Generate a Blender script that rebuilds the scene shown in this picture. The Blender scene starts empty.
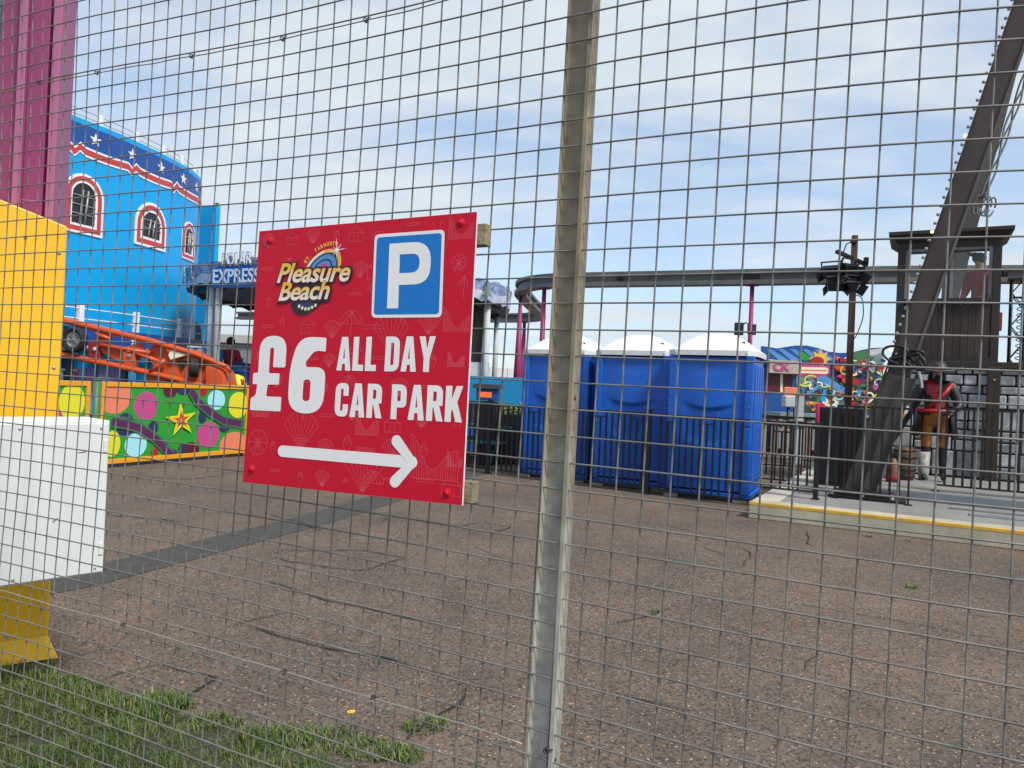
import bpy, bmesh, math, random
from math import sin, cos, pi, radians as R, atan2, hypot, sqrt
from mathutils import Vector as V, Matrix, noise as mnoise

random.seed(7)
S = bpy.context.scene
COL = S.collection
EYE = 1.5
F = 740.0
ROLL, PITCH = R(2.5), R(0.3)

# ------------------------------------------------------------------ camera
cp, sp, cr, sr = cos(PITCH), sin(PITCH), cos(ROLL), sin(ROLL)
FWD = V((0, cp, sp)); UP0 = V((0, -sp, cp)); R0 = V((1, 0, 0))
RIGHT = R0 * cr + UP0 * sr; UP = R0 * -sr + UP0 * cr
CAMPOS = V((0, 0, EYE))
cd = bpy.data.cameras.new('camera'); cam = bpy.data.objects.new('camera', cd); COL.objects.link(cam)
cam.matrix_world = Matrix(((RIGHT.x, UP.x, -FWD.x, 0), (RIGHT.y, UP.y, -FWD.y, 0), (RIGHT.z, UP.z, -FWD.z, EYE), (0, 0, 0, 1)))
cd.sensor_width = 36; cd.lens = 36 * F / 1024; cd.clip_end = 2000; cd.clip_start = 0.05
S.camera = cam

def ray(px, py): return RIGHT * ((px - 512) / F) - UP * ((py - 384) / F) + FWD
def at(px, py, y):
    d = ray(px, py); return CAMPOS + d * (y / d.y)
def gnd(px, py, z=0.0):
    d = ray(px, py); return CAMPOS + d * ((z - EYE) / d.z)
def onpl(px, py, o, n):
    d = ray(px, py); return CAMPOS + d * ((o - CAMPOS).dot(n) / d.dot(n))

# ------------------------------------------------------------------ materials
def lin(c):
    if isinstance(c, str):
        c = [int(c[i:i + 2], 16) / 255 for i in (0, 2, 4)]
        c = [x / 12.92 if x <= .04045 else ((x + .055) / 1.055) ** 2.4 for x in c]
    return tuple(c) + (1,)
def mat(name, col, rough=.5, metal=0., var=.0, vscale=3., bump=0., bscale=40., col2=None, spec=.5, alpha=None, streak=False, coat=0.):
    m = bpy.data.materials.new(name); m.use_nodes = True
    nt = m.node_tree; b = nt.nodes['Principled BSDF']
    b.inputs['Roughness'].default_value = rough; b.inputs['Metallic'].default_value = metal
    b.inputs['Specular IOR Level'].default_value = spec
    b.inputs['Coat Weight'].default_value = coat
    c = lin(col); b.inputs['Base Color'].default_value = c
    tc = nt.nodes.new('ShaderNodeTexCoord'); src = tc.outputs['Object']
    if streak:
        mp = nt.nodes.new('ShaderNodeMapping'); mp.inputs['Scale'].default_value = (1, 1, .12)
        nt.links.new(src, mp.inputs['Vector']); src = mp.outputs['Vector']
    if var > 0 or col2:
        n = nt.nodes.new('ShaderNodeTexNoise'); n.inputs['Scale'].default_value = vscale; n.inputs['Detail'].default_value = 6; n.inputs['Roughness'].default_value = .65
        nt.links.new(src, n.inputs['Vector'])
        rp = nt.nodes.new('ShaderNodeValToRGB')
        rp.color_ramp.elements[0].position = .35; rp.color_ramp.elements[1].position = .68
        c2 = lin(col2) if col2 else tuple(x * (1 - var) for x in c[:3]) + (1,)
        rp.color_ramp.elements[0].color = c2; rp.color_ramp.elements[1].color = c
        nt.links.new(n.outputs['Fac'], rp.inputs['Fac']); nt.links.new(rp.outputs['Color'], b.inputs['Base Color'])
        mr = nt.nodes.new('ShaderNodeMapRange'); mr.inputs['To Min'].default_value = min(1, rough + .12); mr.inputs['To Max'].default_value = max(.05, rough - .08)
        nt.links.new(n.outputs['Fac'], mr.inputs['Value']); nt.links.new(mr.outputs['Result'], b.inputs['Roughness'])
    if bump > 0:
        n2 = nt.nodes.new('ShaderNodeTexNoise'); n2.inputs['Scale'].default_value = bscale; n2.inputs['Detail'].default_value = 4
        nt.links.new(src, n2.inputs['Vector'])
        bp = nt.nodes.new('ShaderNodeBump'); bp.inputs['Strength'].default_value = bump; bp.inputs['Distance'].default_value = .02
        nt.links.new(n2.outputs['Fac'], bp.inputs['Height']); nt.links.new(bp.outputs['Normal'], b.inputs['Normal'])
    if alpha is not None: b.inputs['Alpha'].default_value = alpha
    return m

M = dict(
    galv=mat('galvanised_wire', (.255, .25, .235), .5, .3, .5, 14),
    postm=mat('streaked_post_steel', (.38, .345, .275), .55, .12, 0, 2.2, .15, 60, col2=(.235, .18, .105), streak=True),
    galvb=mat('highlit_wire', (.36, .36, .34), .4, .3, .2, 9),  # lower tension wire: white highlights put into a paler base colour
    tie=mat('rusty_wire_tie', (.05, .035, .03), .7, .3),
    signred=mat('sign_red', (.56, .006, .030), .5, 0, .05, 4, spec=.22),
    signline=mat('sign_pale_red_line', (.66, .085, .115), .5, spec=.2),
    white=mat('sign_white', (.80, .80, .79), .4, 0, .04, 6),
    pblue=mat('parking_blue', (.01, .17, .54), .45, spec=.25),
    pvc=mat('white_board_edge', (.75, .73, .70), .5),
    batten=mat('timber_batten', (.30, .24, .15), .8, 0, .4, 30, .3, 90, streak=False),
    black=mat('black_print', (.012, .010, .012), .45),
    maroon=mat('maroon_print', (.10, .008, .012), .45),
    navy=mat('navy_print', (.02, .03, .10), .45),
    sky1=mat('blue_print', (.08, .25, .55), .45),
    gold=mat('gold_print', (.80, .45, .06), .45),
    cream=mat('cream_print', (.80, .74, .55), .45),
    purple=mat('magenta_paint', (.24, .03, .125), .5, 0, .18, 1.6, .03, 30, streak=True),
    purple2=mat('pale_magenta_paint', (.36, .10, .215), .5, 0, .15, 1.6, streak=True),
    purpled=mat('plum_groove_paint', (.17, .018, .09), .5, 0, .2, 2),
    tealg=mat('grey_green_paint', (.18, .27, .27), .5, 0, .2, 2),
    yellow=mat('yellow_paint', (.80, .45, .004), .45, 0, .2, 2.5, .05, 14, col2=(.72, .41, .006), streak=True),
    whitep=mat('white_cabinet_paint', (.68, .70, .69), .5, 0, .16, 5, .04, 25, streak=True),
    bblue=mat('sky_blue_paint', (.002, .335, .70), .38, 0, .07, .6, spec=.3),
    dblue=mat('royal_blue_paint', (.008, .07, .29), .38, 0, .1, .6),
    redtrim=mat('red_trim_paint', (.50, .04, .03), .45),
    whitet=mat('white_trim_paint', (.78, .78, .78), .45, 0, .08, 2),
    glassdark=mat('dark_window_void', (.012, .014, .018), .25),
    orange=mat('orange_paint', (.60, .075, .008), .4, 0, .16, 2.5),
    dred=mat('dark_red_paint', (.25, .015, .012), .45, 0, .2, 3),
    tyre=mat('tyre_rubber', (.016, .016, .017), .8, 0, .3, 10),
    alu=mat('dull_aluminium', (.42, .42, .40), .45, .5, .3, 8),
    green=mat('green_paint', (.02, .30, .025), .45, 0, .08, 2),
    dgreen=mat('dull_green_post', (.05, .17, .07), .5, 0, .2, 3),
    amber=mat('amber_frame_paint', (.75, .33, .012), .42, 0, .1, 3),
    salmon=mat('salmon_paint', (.72, .20, .11), .45),
    pink=mat('pink_paint', (.48, .06, .22), .45),
    aqua=mat('pale_aqua_paint', (.32, .68, .76), .45),
    lemon=mat('lemon_paint', (.66, .62, .02), .45),
    plum=mat('plum_paint', (.085, .018, .085), .45),
    wine=mat('wine_paint', (.10, .008, .02), .45),
    redp=mat('scarlet_paint', (.36, .012, .016), .45),
    loo=mat('blue_moulded_plastic', (.003, .105, .52), .34, 0, .2, 2.2, .04, 25, spec=.5),
    riv=mat('pale_blue_rivet', (.05, .17, .52), .4),
    loot=mat('white_moulded_plastic', (.74, .75, .76), .4, 0, .06, 4),
    skid=mat('dark_skid', (.02, .02, .022), .7),
    lath=mat('grey_block', (.2, .2, .19), .8),
    iron=mat('black_railing_paint', (.006, .006, .007), .45, 0, .3, 12),
    conc=mat('pale_concrete', (.50, .455, .33), .85, 0, .35, 2.2, .25, 60),
    conctop=mat('worn_concrete_top', (.50, .46, .38), .85, 0, .25, 3, .2, 60),
    yline=mat('yellow_kerb_line', (.72, .42, .05), .6, 0, .3, 7),
    deckm=mat('grey_deck', (.26, .25, .23), .75, 0, .3, 2.5, .15, 50),
    steelp=mat('steel_deck_edge', (.22, .25, .28), .5, .3, .3, 3),
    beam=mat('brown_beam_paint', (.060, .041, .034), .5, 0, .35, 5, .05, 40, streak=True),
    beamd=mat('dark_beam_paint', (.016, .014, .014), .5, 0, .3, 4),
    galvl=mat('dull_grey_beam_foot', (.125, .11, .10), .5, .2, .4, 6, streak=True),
    bulb=mat('clear_bulb', (.26, .25, .235), .3),
    wood=mat('dark_stained_timber', (.028, .019, .015), .6, 0, .4, 9, .2, 60, streak=True),
    woodm=mat('brown_timber_panel', (.045, .028, .020), .6, 0, .45, 11, .2, 60, streak=True),
    stone=mat('grey_painted_stone', (.50, .51, .53), .75, 0, .62, 3.8, .3, 30),
    joint=mat('black_stone_joint', (.012, .012, .013), .8),
    rust=mat('rusty_brown_pole', (.13, .055, .035), .7, .1, .5, 7, .2, 50, streak=True),
    lampb=mat('black_floodlight', (.006, .0065, .009), .5),
    track=mat('grey_track_steel', (.145, .145, .14), .55, .25, .3, 1.5),
    magleg=mat('magenta_leg_paint', (.27, .018, .10), .5, 0, .15, 2),
    cyan=mat('cyan_hoarding', (.006, .22, .46), .45, 0, .1, 2),
    teal=mat('teal_table_paint', (.012, .15, .15), .5, 0, .2, 3),
    skin=mat('skin', (.46, .27, .19), .55),
    redj=mat('red_jacket', (.34, .012, .03), .8, 0, .25, 9),
    trous=mat('dark_trousers', (.02, .022, .03), .85),
    capm=mat('grey_cap', (.10, .10, .11), .85),
    hair=mat('dark_hair', (.012, .009, .008), .7),
    coat=mat('black_statue_coat', (.016, .015, .017), .5, 0, .4, 12),
    silver=mat('pale_statue_paint', (.42, .40, .36), .5, 0, .6, 14),
    oran2=mat('orange_statue_paint', (.42, .15, .015), .5, 0, .75, 11),
    brownp=mat('brown_statue_paint', (.11, .055, .03), .6, 0, .4, 12),
    slat=mat('beige_slats', (.38, .30, .23), .75, 0, .3, 4),
    grey=mat('mid_grey', (.22, .23, .24), .7, 0, .3, 3),
    pgrey=mat('pale_grey', (.52, .54, .55), .6, 0, .2, 3),
    snow=mat('snow_print', (.72, .74, .80), .5, 0, .45, 2.2, col2=(.40, .44, .66)),
    aquaw=mat('pale_blue_letter', (.50, .62, .80), .4),
    leaf=mat('pale_leaf', (.14, .24, .06), .55, 0, .4, 20),
    creamd=mat('aged_cream_board', (.52, .45, .36), .6, 0, .35, 3),
    brick=mat('red_brown_paint', (.24, .075, .045), .5, 0, .4, 12),
    violet=mat('violet_fascia', (.05, .085, .30), .45, 0, .5, 2.5, col2=(.42, .50, .70)),
    hotpink=mat('hot_pink_paint', (.66, .02, .12), .5),
    soil=mat('dark_soil', (.070, .066, .036), .95, 0, .5, 12, .4, 80),
    strip=mat('grey_tarmac_strip', (.070, .064, .056), .92, 0, .28, 9, .5, 160),
    crackm=mat('dark_crack', (.026, .026, .024), .95, 0, .3, 20),
)
def per_island(m, lo, hi):
    nt = m.node_tree; b = nt.nodes['Principled BSDF']; l = b.inputs['Base Color'].links[0]; src = l.from_socket
    g = nt.nodes.new('ShaderNodeNewGeometry'); mr = nt.nodes.new('ShaderNodeMapRange'); mr.inputs['To Min'].default_value = lo; mr.inputs['To Max'].default_value = hi
    nt.links.new(g.outputs['Random Per Island'], mr.inputs['Value']); mx = nt.nodes.new('ShaderNodeMixRGB'); mx.blend_type = 'MULTIPLY'; mx.inputs[0].default_value = 1
    nt.links.new(src, mx.inputs[1]); nt.links.new(mr.outputs['Result'], mx.inputs[2]); nt.links.new(mx.outputs[0], b.inputs['Base Color'])
per_island(M['stone'], .55, 1.25); per_island(M['woodm'], .7, 1.2); per_island(M['slat'], .7, 1.15)
def glass(name, tint, al):
    m = mat(name, tint, .08, 0, alpha=al); return m
M['pane'] = glass('cabin_glass', (.4, .45, .48), .07)
e = mat('orange_led_display', (.3, .05, .01), .4); b_ = e.node_tree.nodes['Principled BSDF']
b_.inputs['Emission Color'].default_value = (1, .16, .02, 1); b_.inputs['Emission Strength'].default_value = .55; M['led'] = e
e = mat('lit_warm_bulb', (.8, .6, .3), .3); b_ = e.node_tree.nodes['Principled BSDF']
b_.inputs['Emission Color'].default_value = (1, .75, .35, 1); b_.inputs['Emission Strength'].default_value = 1.0; M['litbulb'] = e

# ------------------------------------------------------------------ helpers
def roundpoly(pts, r=0., n=5):
    out = []; N = len(pts)
    for i in range(N):
        p = pts[i]; rr = p[2] if len(p) > 2 else r
        P = V(p[:2]); A = V(pts[i - 1][:2]); B = V(pts[(i + 1) % N][:2])
        if rr <= 0: out.append(P); continue
        a = A - P; b = B - P
        k = min(rr, a.length * .499, b.length * .499)
        s = P + a.normalized() * k; e2 = P + b.normalized() * k
        for j in range(n + 1):
            t = j / n; out.append(s * (1 - t) ** 2 + P * 2 * t * (1 - t) + e2 * t * t)
    return out

class MB:
    def __init__(s): s.v = []; s.f = []; s.mi = []; s.cur = 0; s.sm = []; s.smooth = False
    def add(s, vs, fs):
        o = len(s.v); s.v += [V(v) for v in vs]
        for f in fs: s.f.append([o + i for i in f]); s.mi.append(s.cur); s.sm.append(s.smooth)
        return s
    def box(s, c, size, rz=0, mtx=None):
        hx, hy, hz = [q / 2 for q in size]; c = V(c)
        vs = [V((x, y, z)) for x in (-hx, hx) for y in (-hy, hy) for z in (-hz, hz)]
        if mtx: vs = [mtx @ v for v in vs]
        elif rz: vs = [Matrix.Rotation(rz, 3, 'Z') @ v for v in vs]
        return s.add([c + v for v in vs], [(0, 1, 3, 2), (4, 6, 7, 5), (0, 4, 5, 1), (2, 3, 7, 6), (0, 2, 6, 4), (1, 5, 7, 3)])
    def bx(s, x0, x1, y0, y1, z0, z1):
        return s.box(((x0 + x1) / 2, (y0 + y1) / 2, (z0 + z1) / 2), (x1 - x0, y1 - y0, z1 - z0))
    def bar(s, p0, p1, w, h, up=V((0, 0, 1))):
        p0 = V(p0); p1 = V(p1); t = (p1 - p0).normalized(); sx = t.cross(up)
        if sx.length < 1e-4: sx = t.cross(V((0, 1, 0)))
        sx.normalize(); u = sx.cross(t); vs = []
        for p in (p0, p1):
            for a, b in ((-1, -1), (1, -1), (1, 1), (-1, 1)): vs.append(p + sx * a * w / 2 + u * b * h / 2)
        return s.add(vs, [(0, 3, 2, 1), (4, 5, 6, 7), (0, 1, 5, 4), (1, 2, 6, 5), (2, 3, 7, 6), (3, 0, 4, 7)])
    def tube(s, pts, r, n=8, caps=True, closed=False):
        pts = [V(p) for p in pts]; N = len(pts); o = len(s.v); prev = None; vs = []
        for i, p in enumerate(pts):
            if closed: t = pts[(i + 1) % N] - pts[i - 1]
            else: t = pts[min(i + 1, N - 1)] - pts[max(i - 1, 0)]
            t.normalize()
            if prev is None:
                prev = t.cross(V((0, 0, 1)))
                if prev.length < .1: prev = t.cross(V((0, 1, 0)))
            a = (prev - t * prev.dot(t)).normalized(); prev = a; b = t.cross(a)
            rr = r[i] if isinstance(r, (list, tuple)) else r
            for k in range(n): vs.append(p + (a * cos(2 * pi * k / n) + b * sin(2 * pi * k / n)) * rr)
        fs = []
        for i in range(N if closed else N - 1):
            j = (i + 1) % N
            for k in range(n): fs.append((i * n + k, i * n + (k + 1) % n, j * n + (k + 1) % n, j * n + k))
        if caps and not closed: fs += [tuple(range(n - 1, -1, -1)), tuple((N - 1) * n + k for k in range(n))]
        old = s.smooth; s.smooth = True; s.add(vs, fs); s.smooth = old; return s
    def prism(s, poly, o, u, v, d):
        """closed 2D polygon in the frame o,u,v extruded by vector d"""
        o = V(o); u = V(u); v = V(v); d = V(d); n = len(poly)
        a = [o + u * p[0] + v * p[1] for p in poly]
        return s.add(a + [p + d for p in a], [tuple(range(n)), tuple(range(2 * n - 1, n - 1, -1))] + [(i, n + i, n + (i + 1) % n, (i + 1) % n) for i in range(n)])
    def sweep(s, sec, path, caps=True):
        """section (side, up) swept on a horizontal path"""
        path = [V(p) for p in path]; N = len(path); n = len(sec); vs = []
        for i, p in enumerate(path):
            t = path[min(i + 1, N - 1)] - path[max(i - 1, 0)]; t.z = 0; t.normalize(); sd = V((t.y, -t.x, 0))
            vs += [p + sd * a + V((0, 0, b)) for a, b in sec]
        fs = [(i * n + k, i * n + (k + 1) % n, (i + 1) * n + (k + 1) % n, (i + 1) * n + k) for i in range(N - 1) for k in range(n)]
        if caps: fs += [tuple(range(n - 1, -1, -1)), tuple((N - 1) * n + k for k in range(n))]
        return s.add(vs, fs)
    def lathe(s, prof, c=(0, 0, 0), n=20, axis=None):
        c = V(c); vs = []; fs = []; m = len(prof)
        ax = V(axis).normalized() if axis else V((0, 0, 1)); a = ax.orthogonal().normalized(); b = ax.cross(a)
        for k in range(n):
            w = a * cos(2 * pi * k / n) + b * sin(2 * pi * k / n)
            vs += [c + w * r + ax * z for r, z in prof]
        for k in range(n):
            j = (k + 1) % n
            fs += [(k * m + i, j * m + i, j * m + i + 1, k * m + i + 1) for i in range(m - 1)]
        old = s.smooth; s.smooth = True; s.add(vs, fs); s.smooth = old; return s
    def sphere(s, c, r, n=10, m=7, sc=(1, 1, 1)):
        c = V(c); vs = [c + V((0, 0, -r * sc[2])), c + V((0, 0, r * sc[2]))]; fs = []
        for i in range(1, m):
            th = pi * i / m - pi / 2
            for k in range(n): vs.append(c + V((r * cos(th) * cos(2 * pi * k / n) * sc[0], r * cos(th) * sin(2 * pi * k / n) * sc[1], r * sin(th) * sc[2])))
        for k in range(n):
            j = (k + 1) % n; fs.append((0, 2 + j, 2 + k)); fs.append((1, 2 + (m - 2) * n + k, 2 + (m - 2) * n + j))
            for i in range(m - 2): fs.append((2 + i * n + k, 2 + i * n + j, 2 + (i + 1) * n + j, 2 + (i + 1) * n + k))
        old = s.smooth; s.smooth = True; s.add(vs, fs); s.smooth = old; return s
    def build(s, name, mats, parent=None, bevel=0, label=None, world=False, seg=2, recalc=True):
        me = bpy.data.meshes.new(name); vs = s.v
        me.from_pydata([tuple(v) for v in vs], [], s.f); me.update()
        if not isinstance(mats, (list, tuple)): mats = [mats]
        for m in mats: me.materials.append(m)
        me.polygons.foreach_set('material_index', s.mi); me.polygons.foreach_set('use_smooth', s.sm)
        if recalc:
            bm = bmesh.new(); bm.from_mesh(me); bmesh.ops.recalc_face_normals(bm, faces=bm.faces); bm.to_mesh(me); bm.free()
        o = bpy.data.objects.new(name, me); COL.objects.link(o)
        if parent:
            o.parent = parent
            if world: o.matrix_parent_inverse = parent.matrix_basis.inverted()
        if bevel:
            md = o.modifiers.new('bevel', 'BEVEL'); md.width = bevel; md.segments = seg; md.limit_method = 'ANGLE'; md.angle_limit = R(40)
        if label: o['label'] = label
        return o

def tag(o, label, cat, group=None, kind=None):
    if kind: o['kind'] = kind
    if label: o['label'] = label
    if cat: o['category'] = cat
    if group: o['group'] = group
    return o
def root(name, label, cat, loc=(0, 0, 0), rz=0, group=None, mtx=None):
    o = bpy.data.objects.new(name, None); COL.objects.link(o); o.empty_display_size = .1
    if mtx: o.matrix_basis = mtx
    else: o.location = loc; o.rotation_euler = (0, 0, rz); o.matrix_basis = Matrix.Translation(V(loc)) @ Matrix.Rotation(rz, 4, 'Z')
    return tag(o, label, cat, group)
def struct(o): o['kind'] = 'structure'; return o
def frame(o, u, v):
    u = V(u).normalized(); n = u.cross(V(v)).normalized(); v = n.cross(u); o = V(o)
    return Matrix(((u.x, v.x, n.x, o.x), (u.y, v.y, n.y, o.y), (u.z, v.z, n.z, o.z), (0, 0, 0, 1)))
def from_curve(cu, name, m, parent, mtx):
    tmp = bpy.data.objects.new('tmp', cu); COL.objects.link(tmp)
    dg = bpy.context.evaluated_depsgraph_get(); dg.update()
    me = bpy.data.meshes.new_from_object(tmp.evaluated_get(dg)); bpy.data.objects.remove(tmp); 
    me.name = name; me.materials.clear(); me.materials.append(m)
    o = bpy.data.objects.new(name, me); COL.objects.link(o); o.parent = parent; o.matrix_basis = mtx
    return o
def shape(name, loops, m, parent, mtx=Matrix.Identity(4), z=0., th=.0003):
    """flat printed shape made of closed outlines; inner outlines are holes"""
    cu = bpy.data.curves.new(name, 'CURVE'); cu.dimensions = '2D'; cu.fill_mode = 'BOTH'; cu.extrude = th / 2
    for lp in loops:
        sp_ = cu.splines.new('POLY'); sp_.points.add(len(lp) - 1); sp_.use_cyclic_u = True
        for i, p in enumerate(lp): sp_.points[i].co = (p[0], p[1], 0, 1)
    return from_curve(cu, name, m, parent, mtx @ Matrix.Translation((0, 0, z)))
def text(name, body, m, parent, mtx, w=None, h=None, shear=0., off=0., th=.0003, align='LEFT', space=1.):
    cu = bpy.data.curves.new(name, 'FONT'); cu.body = body; cu.size = 1; cu.shear = shear; cu.offset = off; cu.extrude = th / 2; cu.space_character = space
    cu.align_x = 'LEFT'; cu.resolution_u = 4
    o = from_curve(cu, name, m, parent, mtx)
    xs = [v.co.x for v in o.data.vertices]; ys = [v.co.y for v in o.data.vertices]
    x0, x1, y0, y1 = min(xs), max(xs), min(ys), max(ys)
    kx = w / (x1 - x0) if w else None; ky = h / (y1 - y0) if h else None
    kx = kx or ky; ky = ky or kx
    for v in o.data.vertices: v.co.x = (v.co.x - x0) * kx; v.co.y = (v.co.y - y0) * ky
    return o
def stroke(pts, w, cap=True, n=6):
    pts = [V(p[:2]) for p in pts]; L = []; Rr = []
    for i, p in enumerate(pts):
        t = (pts[min(i + 1, len(pts) - 1)] - pts[max(i - 1, 0)]).normalized(); nn = V((-t.y, t.x))
        L.append(p + nn * w / 2); Rr.append(p - nn * w / 2)
    if cap:
        t = (pts[-1] - pts[-2]).normalized(); a0 = atan2(t.y, t.x) + pi / 2
        endc = [pts[-1] + V((cos(a0 - pi * k / n), sin(a0 - pi * k / n))) * w / 2 for k in range(1, n)]
        t = (pts[0] - pts[1]).normalized(); a0 = atan2(t.y, t.x) + pi / 2
        stc = [pts[0] + V((cos(a0 - pi * k / n), sin(a0 - pi * k / n))) * w / 2 for k in range(1, n)]
    else: endc = []; stc = []
    return L + endc + Rr[::-1] + stc
def circ(cx, cy, r, n=28, ry=None): return [V((cx + r * cos(2 * pi * k / n), cy + (ry or r) * sin(2 * pi * k / n))) for k in range(n)]
def star(cx, cy, r, ri=.42, n=5, rot=pi / 2): return [V((cx + cos(rot + pi * k / n) * (r if k % 2 == 0 else r * ri), cy + sin(rot + pi * k / n) * (r if k % 2 == 0 else r * ri))) for k in range(2 * n)]

PHI = R(-28.9)
D = V((cos(PHI), sin(PHI), 0)); NB = V((-sin(PHI), cos(PHI), 0))     # along the row, and away behind it

# ------------------------------------------------------------------ world and sun
SUN_AZ, SUN_EL = R(138), R(50)     # azimuth clockwise from +Y
w = bpy.data.worlds.new('World'); S.world = w; w.use_nodes = True; nt = w.node_tree
bg = nt.nodes['Background']; sky = nt.nodes.new('ShaderNodeTexSky'); sky.sky_type = 'NISHITA'; sky.sun_disc = False
sky.sun_elevation = SUN_EL; sky.sun_rotation = SUN_AZ; sky.air_density = 1.0; sky.dust_density = .6; sky.ozone_density = 1.5
tc = nt.nodes.new('ShaderNodeTexCoord')
sep = nt.nodes.new('ShaderNodeSeparateXYZ'); nt.links.new(tc.outputs['Generated'], sep.inputs[0])
def mth(op, a, b=None):
    n = nt.nodes.new('ShaderNodeMath'); n.operation = op
    for i, q in enumerate((a, b)):
        if q is None: continue
        if hasattr(q, 'is_output'): nt.links.new(q, n.inputs[i])
        else: n.inputs[i].default_value = q
    return n.outputs[0]
zz = mth('ADD', mth('MAXIMUM', sep.outputs['Z'], 0.0), .16)
comb = nt.nodes.new('ShaderNodeCombineXYZ')
nt.links.new(mth('DIVIDE', sep.outputs['X'], zz), comb.inputs[0]); nt.links.new(mth('DIVIDE', sep.outputs['Y'], zz), comb.inputs[1])
mp = nt.nodes.new('ShaderNodeMapping'); mp.inputs['Rotation'].default_value = (0, 0, R(-35)); mp.inputs['Scale'].default_value = (.75, 1.25, 1); mp.inputs['Location'].default_value = (5.1, 2.2, 0)
nt.links.new(comb.outputs[0], mp.inputs['Vector'])
n1 = nt.nodes.new('ShaderNodeTexNoise'); n1.inputs['Scale'].default_value = .75; n1.inputs['Detail'].default_value = 8; n1.inputs['Roughness'].default_value = .52; n1.inputs['Distortion'].default_value = .7
nt.links.new(mp.outputs['Vector'], n1.inputs['Vector'])
n3 = nt.nodes.new('ShaderNodeTexNoise'); n3.inputs['Scale'].default_value = 3.4; n3.inputs['Detail'].default_value = 6; n3.inputs['Distortion'].default_value = 1.0
nt.links.new(mp.outputs['Vector'], n3.inputs['Vector'])
cl = mth('ADD', mth('MULTIPLY', n1.outputs['Fac'], .84), mth('MULTIPLY', n3.outputs['Fac'], .16))
cr_ = nt.nodes.new('ShaderNodeMapRange'); cr_.inputs['From Min'].default_value = .40; cr_.inputs['From Max'].default_value = .58; cr_.inputs['To Min'].default_value = .46; cr_.inputs['To Max'].default_value = 1.0; cr_.clamp = True
nt.links.new(cl, cr_.inputs['Value'])
cc = nt.nodes.new('ShaderNodeMixRGB'); cc.inputs[1].default_value = (4.0, 4.8, 5.5, 1); cc.inputs[2].default_value = (5.5, 5.9, 6.15, 1)
nt.links.new(n3.outputs['Fac'], cc.inputs[0])
mx = nt.nodes.new('ShaderNodeMixRGB'); nt.links.new(cr_.outputs[0], mx.inputs[0]); sb = nt.nodes.new('ShaderNodeMixRGB'); sb.blend_type = 'MULTIPLY'; sb.inputs[0].default_value = 1; sb.inputs[2].default_value = (1.05, 1.2, 1.35, 1); nt.links.new(sky.outputs[0], sb.inputs[1]); nt.links.new(sb.outputs[0], mx.inputs[1]); nt.links.new(cc.outputs[0], mx.inputs[2])
nt.links.new(mx.outputs[0], bg.inputs['Color']); bg.inputs['Strength'].default_value = .092
sl = bpy.data.lights.new('sun', 'SUN'); sl.energy = 2.6; sl.angle = R(13); sl.color = (1, .955, .88)
so = bpy.data.objects.new('sun', sl); COL.objects.link(so)
sd = V((sin(SUN_AZ) * cos(SUN_EL), cos(SUN_AZ) * cos(SUN_EL), sin(SUN_EL))); so.rotation_euler = sd.to_track_quat('Z', 'Y').to_euler(); so.location = sd * 50
S.view_settings.view_transform = 'Standard'; S.view_settings.look = 'None'; S.view_settings.exposure = 0.70; S.view_settings.gamma = 1

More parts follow.
